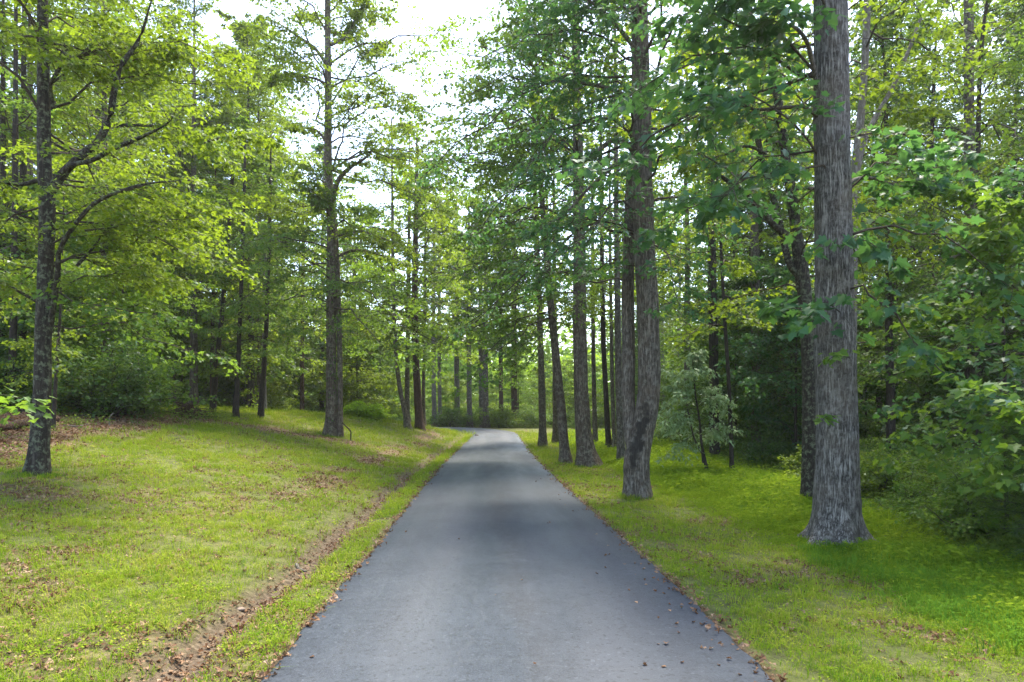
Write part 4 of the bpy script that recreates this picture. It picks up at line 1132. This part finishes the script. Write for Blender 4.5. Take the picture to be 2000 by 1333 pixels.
    # shrubs
    put("shrub", shr, spots(16, -19, -8.5, 21, 29, 1.2, lambda x, y: x < -.53 * y and x < -9.5), "shrub", "shrubs along the left woods", 1.0, 1.9, 1, False)
    put("shrub", shr, spots(34, 7.5, 18, 10.5, 26, 1.25, lambda x, y: x > 8.0 + .085 * (y - 9)), "shrub", "shrubs in the right woods", .65, 1.15, 1, False)
    put("shrub", [shr[0], shr[2], shr[1]], spots(12, 7.4, 11.5, 9.7, 14.5, .95, lambda x, y: x > 7.3 + .12 * (y - 9)), "low shrub", "shrubs in the right woods", .55, .95, 1, False)
    put("shrub", shr, spots(22, 8, 24, 28, 60, 2.0, lambda x, y: x > 8.0 + .05 * (y - 9)), "shrub", "shrubs in the right woods", .9, 1.6, 1, False)
    put("shrub", shr[1::2] + shr[4:] * 2, spots(34, -28, 22, 69.5, 78, 1.8, lambda x, y: road_clear(x, y, 2.2)), "shrub", "shrubs beyond the bend", 1.0, 2.0, 1, False)
    put("shrub", shr[4:] + shr[1:2], spots(16, -40, -12, 46, 60, 2.0, lambda x, y: x < -.17 * y - 3 and road_clear(x, y, 2)), "shrub", "shrubs beyond the lawn crest", 1.2, 2.2, 1, False)

def road_clear(x, y, pad):
    return abs(float(road_s(np.array([x]), np.array([y]))[0])) > RW + pad

def shrub_proto(name, rng, mat, H, R, size, n=26):
    az = rng.uniform(-np.pi, np.pi, n)
    lens = H * rng.uniform(.7, 1.15, n)
    el = rng.uniform(.7, 1.45, n)
    P = branch_paths(rng, lambda z: np.array([rng.normal(0, .12), rng.normal(0, .12), z]), np.full(n, -.05), az, lens, el, .25 * R)
    S = P.shape[1]
    V, I, Ln = tubes(P, (.012 * np.ones(n))[:, None] * np.linspace(1, .3, S)[None], 4)
    tm = mesh_np(name + "_stems", V, I, Ln, BM['twig'], smooth=True)
    lm, wm = crown(name, rng, P, lens, LM[mat], size, T_KITE, 8, 4, 6, .42, .36, .12, .10, False, .010, .6, k1=3)
    return dict(trunk=tm, crown=lm, branches=wm, H=H, look=LOOK[mat])

build_woods()

# far wood: one mass of foliage behind everything
def far_wood():
    rng = np.random.default_rng(5)
    n = 90000
    a = rng.uniform(-.85, .85, n); r = rng.uniform(112, 150, n)
    x = r * np.sin(a); y = r * np.cos(a)
    lump = fbm2(x, y, .09, 77)
    px = 1000 + FPX * x / np.maximum(y, 1)
    top = 13 + 12 * (lump - .3)
    zmax = CAMH + (HOR - np.maximum(sky_limit(px) + 25, -400)) * y / FPX
    top = np.minimum(top, zmax)
    z = ground(x, y) + top * rng.uniform(0, 1, n) ** 1.15
    keep = vnoise(np.stack([x * .28, y * .28, z * .28], -1), 8) > .30
    x, y, z = x[keep], y[keep], z[keep]; n = len(x)
    az = rng.uniform(0, 6.28, n)
    d = np.stack([np.cos(az), np.sin(az), rng.normal(-.3, .3, n)], -1)
    nn = norm(np.array([0, -.3, 1.]) + rng.normal(0, .5, (n, 3)))
    me = leaf_mesh("far_wood", [(np.stack([x, y, z], -1), d, nn, rng.uniform(.7, 1.25, n))], T_KITE, LM['bright'], rng)
    n = 40000
    a = rng.uniform(-.75, .75, n); r = rng.uniform(98, 112, n); x = r * np.sin(a); y = r * np.cos(a)
    z = ground(x, y) + rng.uniform(0, 1, n) * (7 + 8 * fbm2(x, y, .12, 71))
    az = rng.uniform(0, 6.28, n); d = np.stack([np.cos(az), np.sin(az), rng.normal(-.3, .3, n)], -1)
    nn = norm(np.array([0, -.3, 1.]) + rng.normal(0, .5, (n, 3)))
    me2 = leaf_mesh("far_thicket", [(np.stack([x, y, z], -1), d, nn, rng.uniform(.5, 1.0, n))], T_KITE, LM['bright'], rng)
    obj("far_thicket", me2, label="far off green thicket at the foot of the distant wood", cat="thicket", kind="stuff")
    obj("far_wood", me, label="far off wood of green treetops closing the view behind all the trees", cat="wood", kind="stuff")
far_wood()

# ------------------------------------------------------------------ more single trees
hero("dogwood", "small slender tree with drooping pale leaves in the bright grass right of the crooked tree",
     [(1383, 932, 9), (1376, 895, 6), (1370, 865, 5), (1366, 820, 4), (1358, 770, 3)], 'dark', 3.9, seed=91, rings=30, sides=8, flare=.3, top_r=.008,
     stems=[([(1374, 890, 5), (1362, 872, 4), (1352, 850, 3), (1340, 800, 2)], -.2)],
     cr=dict(n=26, z=(.9, 3.85), len=1.35, mat='pale', size=.14, tmpl=[(0, 0), (.24, .40), (0, 1.0)], sec=8, twig=5, per=6, dens=.5, el=(.1, .5), droop=.35, dr2=.5, r0=.010, tilt=.3, prof=[1, 1, .7, .3]))
hero("pale_forked_tree", "pale barked tree forking high behind the massive silver trunk",
     [(1660, 945, 26), (1662, 760, 23), (1664, 560, 21), (1667, 400, 20), (1673, 310, 18), (1682, 220, 16), (1690, 110, 15), (1695, -30, 14)], 'pale', 19, Y=18.5, seed=92, rings=60, sides=16,
     stems=[([(1668, 370, 16), (1680, 310, 14), (1700, 255, 13), (1728, 205, 12), (1755, 160, 11), (1785, 95, 9), (1815, 20, 7)], .4)],
     cr=dict(n=26, z=(7, 18), len=3.6, mat='maple', size=.125, sec=9, twig=5, per=8, el=(.1, .6), r0=.03, bias=1.3, dens=.75))
for k, (pth, bk, Yd, lab) in enumerate([
    ([(1896, 905, 26), (1895, 600, 24), (1893, 300, 22), (1892, 0, 20)], 'greybrown', 24, "straight trunk rising the full height near the right edge of the view"),
    ([(1912, 900, 12), (1910, 500, 11), (1912, 200, 10), (1920, 60, 8), (1935, -40, 7)], 'dark', 21, "thin dark trunk beside the straight trunk near the right edge"),
    ([(1396, 875, 21), (1394, 700, 19), (1391, 560, 18), (1388, 350, 16)], 'dark', 30, "dark trunk in the woods above the small pale leaved tree"),
    ([(1430, 905, 9), (1424, 760, 8), (1414, 600, 7), (1408, 480, 6), (1400, 330, 5)], 'dark', 23, "very thin dark trunk leaning left in the woods right of the pale leaved tree"),
    ([(1476, 875, 20), (1476, 700, 19), (1474, 500, 17), (1470, 300, 15)], 'greybrown', 33, "brown trunk in the woods left of the dark forked tree"),
    ([(1516, 880, 18), (1514, 700, 16), (1512, 500, 15)], 'dark', 36, "shadowed trunk in the woods just left of the dark forked tree"),
    ([(20, 800, 17), (24, 700, 16), (28, 560, 15), (30, 300, 13)], 'dark', 21, "dark trunk in the left woods near the left edge of the view"),
    ([(40, 790, 20), (43, 680, 18), (44, 500, 16), (46, 250, 14)], 'dark', 24, "dark trunk close left of the lichen spotted tree"),
    ([(2, 790, 16), (3, 640, 15), (5, 400, 14)], 'dark', 23, "dark trunk cut by the left edge of the view"),
    ([(414, 795, 8), (414, 700, 8), (416, 600, 7), (420, 420, 6)], 'brown', 40, "thin pinkish brown trunk behind the leftmost slim dark trunk"),
    ([(517, 796, 9), (516, 720, 8), (516, 620, 8), (518, 450, 7)], 'pale', 40, "pale trunk behind the rightmost slim dark trunk"),
    ([(590, 806, 9), (590, 720, 8), (591, 620, 8), (592, 480, 7)], 'brown', 48, "pinkish trunk standing left of the twin trunked tree beyond the crest")]):
    hero("woodland_tree", lab, pth, bk, 17 if k > 8 else min(24, 4.5 + Yd * .62), Y=Yd, seed=100 + k, rings=40, sides=12, group="single trunks at the edge of the woods",
         cr=dict(n=22, z=(4.5, 16.8 if k > 8 else min(23.5, 4 + Yd * .6)), len=3.3, mat=['maple', 'green', 'green', 'maple'][k % 4], size=.10 + Yd * .0016, sec=8, twig=5, per=6, el=(.0, .6), r0=.035, tw=False, dens=.8))

# leafy saplings close at the right with large lobed leaves
for k, (x, y, H, ln_, bias, z0, lab) in enumerate([
    (7.9, 10.9, 5.6, 1.9, -2.2, 1.4, "large leaved maple sapling rising from the undergrowth right of the silver trunk"),
    (9.4, 12.4, 6.6, 2.2, -2.4, 1.5, "taller large leaved sapling at the right edge behind the undergrowth"),
    (7.0, 8.1, 2.4, 1.6, -1.4, .9, "low maple sapling reaching in from the right edge over the undergrowth")]):
    zg = g1(x, y)
    p0 = (1000 + FPX * x / y, HOR - (zg - CAMH) * FPX / y)
    pth = [(p0[0], p0[1], 9), (p0[0] - 4, p0[1] - H * .5 * FPX / y, 7), (p0[0] - 10, p0[1] - H * .8 * FPX / y, 4)]
    hero("maple_sapling", lab, pth, 'dark', zg + H, Y=y, seed=120 + k, rings=20, sides=8, top_r=.006, group="large leaved saplings at the right",
         cr=dict(n=[22, 24, 10][k], z=(zg + z0, zg + H), len=ln_, mat=['green', 'teal', 'green'][k], size=.115, tmpl=T_LOBED, sec=7, twig=4, per=5, el=(.05, .3), droop=.25, r0=.012, bias=bias, bw=.8, bf=.8, dens=.75, prof=[1, 1, .8, .4], pick=150))
rootL, baseL, YL = hero("maple_sapling", "pale green sapling whose leafy twig reaches in at the left edge", [(-60, 1010, 6), (-58, 880, 5), (-52, 800, 4)], 'dark', 2.1, Y=6.2, seed=130, rings=16, sides=7, top_r=.004, group="large leaved saplings",
     cr=dict(n=2, z=(1.92, 2.08), len=.6, mat='green', size=.085, tmpl=T_LOBED, sec=4, twig=2, per=3, el=(.1, .2), droop=.2, r0=.006, bias=1.5, bw=.3, bf=1., dens=.7, pick=40))

# shoots with single leaves on the silver trunk
def shoot(root, base, pxs, Y, rng, n, size, mat):
    p = np.array([W(a, b, yy) for a, b, yy in pxs]) - base
    C, R = resample(p, np.linspace(.010, .003, len(p)), 10)
    v, i, ln = tubes(C[None], R[None], 5)
    so = obj("shoot", mesh_np("shoot", v, i, ln, BM['twig'], smooth=True), root)
    C2, l2 = children(C[None], np.array([np.linalg.norm(p[-1] - p[0])]), 6, .2, 1, .8, .45, .2, rng, S=3)
    b, d, nn, sz = leaf_set(C2, l2, max(2, n // 6), size, rng, .4, .05)
    single_leaves(so, (b, d, nn, sz), mat, T_LOBED, rng)
rs = np.random.default_rng(44)
shoot(rootT, baseT, [(1600, 620, YT - .35), (1565, 605, YT - .7), (1530, 600, YT - .9), (1490, 595, YT - 1.0)], YT, rs, 54, .18, 'teal')
shoot(rootT, baseT, [(1640, 610, YT - .4), (1610, 590, YT - .9), (1590, 610, YT - 1.2), (1560, 640, YT - 1.3)], YT, rs, 54, .18, 'teal')
shoot(rootT, baseT, [(1660, 700, YT - .35), (1640, 690, YT - .8), (1615, 705, YT - 1.0)], YT, rs, 24, .12, 'green')
shoot(rootT, baseT, [(1630, 815, YT - .4), (1618, 812, YT - .6), (1604, 822, YT - .7)], YT, rs, 18, .10, 'green')
shoot(rootT, baseT, [(1660, 480, YT - .35), (1690, 470, YT - .8), (1720, 490, YT - 1.0), (1750, 520, YT - 1.1)], YT, rs, 54, .18, 'teal')
shoot(rootT, baseT, [(1640, 480, YT - .4), (1610, 470, YT - .9), (1590, 490, YT - 1.0)], YT, rs, 24, .14, 'teal')

# pine sapling at the right edge
def pine(x, y, H, lab):
    rng = np.random.default_rng(66)
    z = g1(x, y); root = empty("pine_sapling", (x, y, z), lab, "tree")
    pts = np.array([[0, 0, 0], [.03, 0, H * .5], [.0, .02, H]]); 
    v, i, ln = trunk_np(pts, np.array([.06, .045, .008]), 14, 8, .2, .02, 4)
    obj("trunk", mesh_np("pine_trunk", v, i, ln, BM['dark'], smooth=True), root)
    n = 46
    zs = .3 + (H - .4) * (np.arange(n) + .5) / n
    lens = np.interp(zs, [0, H], [1.5, .25]) * rng.uniform(.8, 1.15, n)
    P = branch_paths(rng, axis_of(pts), zs, rng.uniform(-np.pi, np.pi, n), lens, np.full(n, .15), .1)
    C1, l1 = children(P, lens, 10, .2, 1, .7, .4, .0, rng, S=4)
    cur = [(P, lens, 26), (C1, l1, 16)]
    sets = []
    for C, l, m in cur:
        for rep_ in range(3):
            b, d, nn, sz = leaf_set(C, l, m, .10, rng, 1.0, .004)
            tgv = norm(C[:, -1] - C[:, 0]); d = norm(np.repeat(tgv, m, 0) * .8 + rng.normal(0, .55, d.shape))
            sets.append((b, d, nn, sz * 1.2))
    lm = leaf_mesh("pine_needles", sets, [(0, 0), (.022, .4), (0, 1)], LM['dark'], rng)
    c = obj("crown", lm, root, kind="stuff")
    V, I, Ln = join_np([tubes(P, .012 * np.ones((n, 1)) * np.linspace(1, .3, 8)[None], 4), tubes(C1, .004 * np.ones((len(C1), 4)), 3)])
    obj("branches", mesh_np("pine_branches", V, I, Ln, BM['twig'], smooth=True), c)
pine(7.75, 9.6, 2.9, "soft needled dark pine sapling at the right edge of the undergrowth")

# bright arching shrubs beyond the lawn crest
rb = np.random.default_rng(8)
arch = shrub_proto("arching_shrub", rb, 'lime', 1.7, 1.6, .12, 30)
for px, Y, sc, szz, lab in [(728, 43, 1.0, .80, "large fresh green arching shrub on the crest of the lawn beyond the twin trunked tree"), (686, 42.5, .6, .85, "small fresh green arching shrub half hidden by the twin trunked tree")]:
    x = (px - 1000) / FPX * Y
    place("shrub", arch, (x, Y, g1(x, Y)), 1.0 if px > 700 else 2.4, sc, lab, "fresh green shrubs on the crest", sz=szz)

# ------------------------------------------------------------------ small things on the ground
def ground_pt(px, py):
    Y = hit(px, py) or 30
    x = (px - 1000) / FPX * Y
    return np.array([x, Y, g1(x, Y)])

def stick(name, label, cat, pix, r, bark, lift=0.0, sides=8, seed=0, group=None, stub=True):
    """a log or stick lying along ground points seen at photo pixels"""
    rng = np.random.default_rng(seed)
    p = np.array([ground_pt(a, b) for a, b in pix])
    p[:, 2] += r * .7 + lift
    C, R = resample(p, np.linspace(r, r * .7, len(p)), 18)
    C += rng.normal(0, r * .12, C.shape)
    base = C[0].copy()
    v, i, ln = tubes((C - base)[None], (R * (1 + .08 * rng.normal(size=18)))[None], sides)
    caps_i = np.concatenate([np.arange(sides)[::-1], 17 * sides + np.arange(sides)])
    i = np.concatenate([i, caps_i]); ln = np.concatenate([ln, [sides, sides]])
    o = obj(name, mesh_np(name, v, i, ln, BM[bark], smooth=True), label=label, cat=cat, group=group)
    o.location = Vector(base.tolist())
    return o
stick("fallen_log", "thick brown log lying at the left edge behind the lichen spotted tree", "log", [(-40, 846), (20, 840), (112, 824)], .13, 'brown', seed=1, sides=12)
stick("fallen_log", "dark rotten log higher up the slope at the left edge", "log", [(-30, 806), (30, 806), (68, 808)], .09, 'dark', seed=2, sides=10)
stick("fallen_branch", "dark fallen branch between the two logs at the left edge", "branch", [(-20, 824), (15, 822), (36, 828)], .04, 'dark', seed=3)
stick("fallen_branch", "long dark branch lying on the leaf litter right of the lichen spotted tree", "branch", [(118, 812), (160, 814), (200, 822), (240, 815)], .03, 'dark', seed=4)
stick("fallen_branch", "pale bare stick on the litter right of the lichen spotted tree", "branch", [(124, 833), (150, 834), (174, 829)], .022, 'pale', seed=5)
stick("fallen_branch", "thin dark stick on the lit grass below the three slim trunks", "branch", [(320, 866), (335, 862), (352, 855)], .014, 'dark', seed=6)
stick("fallen_branch", "short black stick on the grass between the right verge and the thick flared trunk", "branch", [(1139, 938), (1146, 941), (1152, 943)], .025, 'dark', seed=7)
stick("fallen_branch", "pale crooked twig on the patchy grass near the right verge", "branch", [(1456, 1138), (1490, 1141), (1528, 1147)], .008, 'pale', seed=8)
stick("fallen_branch", "forked brown twig lying across the middle of the driveway", "branch", [(968, 1032), (985, 1027), (1004, 1019)], .009, 'pale', lift=.07, seed=9)
stick("fallen_branch", "curled strip of brown bark in the muddy ditch", "bark", [(579, 1108), (586, 1117), (599, 1119)], .025, 'pale', seed=10)

def upright(name, label, cat, pix, Y, r, bark):
    p = np.array([W(a, b, Y) for a, b in pix]); p[-1, 2] = g1(p[-1, 0], Y) - .03
    C, R = resample(p, np.full(len(p), r), 14)
    base = C[-1].copy(); v, i, ln = tubes((C - base)[None], R[None], 6)
    o = obj(name, mesh_np(name, v, i, ln, BM[bark], smooth=True), label=label, cat=cat); o.location = Vector(base.tolist()); return o
upright("broken_branch", "bent dark dead branch propped against the foot of the twin trunked tree", "branch", [(668, 826), (677, 834), (685, 843), (685, 849), (685, 856)], YE - .3, .028, 'dark')
upright("broken_branch", "pale bare forked stick standing in the litter at the edge of the left lawn", "branch", [(222, 807), (215, 815), (213, 830)], float(ground_pt(213, 831)[1]), .02, 'pale')

def stone(label, px, py, size, seed, col):
    rng = np.random.default_rng(seed)
    g = ground_pt(px, py)
    u = np.linspace(0, np.pi, 9); w = np.linspace(0, 2 * np.pi, 12, endpoint=False)
    d = np.stack([np.sin(u)[:, None] * np.cos(w), np.sin(u)[:, None] * np.sin(w), np.cos(u)[:, None] * np.ones(12)], -1)
    r = 1 + .5 * (vnoise(d * 1.7 + seed, seed) - .5)
    v = (d * r[..., None] * np.array(size)).reshape(-1, 3)
    q = grid_faces(9, 12, True)
    m = bpy.data.materials.get("stone_%s" % col) or stone_mat(col)
    o = obj("stone", mesh_np("stone", v, q.reshape(-1), np.full(len(q), 4), m, smooth=True), label=label, cat="stone")
    o.location = Vector((g + np.array([0, 0, size[2] * .35])).tolist()); o.rotation_euler = (0, 0, seed)
def stone_mat(col):
    m, t, N, L = nt("stone_%s" % col)
    tc = N("ShaderNodeTexCoord"); n = N("ShaderNodeTexNoise"); n.inputs["Scale"].default_value = 14; n.inputs["Detail"].default_value = 5
    L(tc.outputs["Object"], n.inputs["Vector"])
    a, b = {"pale": ((.24, .20, .16), (.46, .40, .33)), "black": ((.012, .012, .014), (.05, .05, .05)), "brown": ((.10, .07, .05), (.25, .19, .14))}[col]
    p = N("ShaderNodeBsdfPrincipled"); L(ramp(N, L, n.outputs["Fac"], [(.35, a), (.65, b)]), p.inputs["Base Color"]); p.inputs["Roughness"].default_value = .85
    o = N("ShaderNodeOutputMaterial"); L(p.outputs[0], o.inputs["Surface"])
    return m
stone("pale stone at the edge of the undergrowth right of the silver trunk", 1760, 1006, (.09, .06, .06), 3, "pale")
stone("low pale stone lying below the other at the edge of the right undergrowth", 1806, 1036, (.13, .07, .05), 4, "pale")
stone("small black stone on the inner corner of the bend", 931, 853, (.22, .16, .14), 5, "black")
stone("small brown stone in the muddy ditch near the viewer", 470, 1192, (.05, .04, .02), 6, "brown")

# brush pile beyond the shrubs on the left
def brush_pile():
    rng = np.random.default_rng(31)
    x, Y = -12.6, 26.5
    z = g1(x, Y); n = 90
    a = rng.uniform(0, 6.28, n); r = rng.uniform(0, .55, n)
    c = np.stack([r * np.cos(a), r * np.sin(a), rng.uniform(.02, .55, n) * (1 - r / .8)], -1)
    az = rng.uniform(0, 6.28, n); d = np.stack([np.cos(az), np.sin(az), rng.normal(0, .3, n)], -1) * rng.uniform(.25, .6, (n, 1))
    P = c[:, None] + d[:, None] * np.linspace(-1, 1, 4)[None, :, None] + rng.normal(0, .03, (n, 4, 3))
    P[..., 2] = np.maximum(P[..., 2], .01)
    V, I, Ln = tubes(P, np.full((n, 4), .014), 4)
    o = obj("brush_pile", mesh_np("brush_pile", V, I, Ln, BM['brown'], smooth=True), label="brown heap of dead brushwood behind the leftmost slim dark trunk", cat="brush pile")
    o.location = (x, Y, z)
brush_pile()

# single leaves lying on the asphalt
def road_leaves():
    rng = np.random.default_rng(77)
    vs = [leaf_mesh("fallen_leaf", [(np.zeros((1, 3)), np.array([[0, 1., 0]]), np.array([[0, 0, 1.]]), np.ones(1))], [T_MID, T_KITE, T_LOBED][k % 3], GM_LITTER, rng, .5, .4) for k in range(6)]
    pts = [(1238, 1043), (1168, 1042), (1255, 1055), (1250, 1065), (1185, 1064), (1185, 1083), (1192, 1081), (1212, 1072), (1220, 1100), (1260, 1108), (1240, 1120), (1282, 1150), (1294, 1156), (1278, 1150), (1264, 1140), (1305, 1176), (1306, 1188), (1324, 1233), (1325, 1215), (1288, 1257), (1301, 1254), (1288, 1203), (1320, 1222), (1368, 1216), (1357, 1212), (1392, 1245), (1420, 1282), (1402, 1295), (1302, 1301), (1256, 1297), (1335, 1292), (1443, 1313), (1475, 1330), (1226, 1150), (1240, 1173), (1165, 1120), (1180, 1107), (1140, 1134), (1100, 1120), (1075, 1020), (1072, 1022), (1048, 940), (1055, 935), (1022, 985), (1095, 975), (1105, 985), (1128, 995), (1118, 997), (1090, 965), (615, 1278), (706, 1074), (795, 1036), (852, 1030), (895, 1053), (925, 1060), (970, 1163), (1018, 1134), (1046, 1296), (1370, 1150), (1395, 1190)]
    lab = "small dry leaf lying on the dark asphalt of the driveway"
    for k, (px, py) in enumerate(pts):
        Y = (CAMH - .03) * FPX / (py - HOR); x = (px - 1000) / FPX * Y
        s_ = abs(x - float(xc(Y)))
        z = .03 - .03 * max(0, (s_ / RW)) ** 2 + float(zroad(Y)) + .006
        o = obj("fallen_leaf", vs[k % 6], label=lab, cat="leaf", group="dry leaves on the driveway")
        o.location = (x, Y, z); o.rotation_euler = (rng.normal(0, .12), rng.normal(0, .12), rng.uniform(0, 6.28)); s2 = rng.uniform(.022, .048) * (1.3 if Y > 9 else 1); o.scale = (s2, s2, s2)
road_leaves()

# ------------------------------------------------------------------ labels that still coincide: tell them apart by order across the view
def order_labels():
    by = {}
    for o in COL.objects:
        if o.parent is None and "label" in o and o.get("group") != "dry leaves on the driveway":
            by.setdefault(o["label"], []).append(o)
    words = ["leftmost", "second", "third", "fourth", "fifth", "sixth", "seventh", "eighth", "ninth", "tenth", "eleventh", "twelfth", "thirteenth", "fourteenth", "fifteenth", "sixteenth"]
    for lab, os_ in by.items():
        if len(os_) < 2: continue
        os_.sort(key=lambda o: o.location.x / max(o.location.y, .1))
        for k, o in enumerate(os_):
            o["label"] = "%s %s" % (words[k] if k < len(words) else "rightmost", lab)
order_labels()

# ------------------------------------------------------------------ air
def haze():
    x0, x1, y0, y1, z0, z1 = -170, 170, -30, 175, -2.2, 46
    v = np.array([(x, y, z) for z in (z0, z1) for y in (y0, y1) for x in (x0, x1)], float)
    f = np.array([0, 2, 3, 1, 4, 5, 7, 6, 0, 1, 5, 4, 2, 6, 7, 3, 0, 4, 6, 2, 1, 3, 7, 5])
    m, t, N, L = nt("haze_air")
    pv = N("ShaderNodeVolumePrincipled"); pv.inputs["Color"].default_value = (.95, .97, 1.0, 1); pv.inputs["Density"].default_value = HAZE; pv.inputs["Anisotropy"].default_value = .35
    o = N("ShaderNodeOutputMaterial"); L(pv.outputs[0], o.inputs["Volume"])
    obj("haze", mesh_np("haze", v, f, np.full(6, 4), m), label="thin pale haze filling the air between the trees", cat="haze", kind="stuff")
HAZE = .00035
haze()
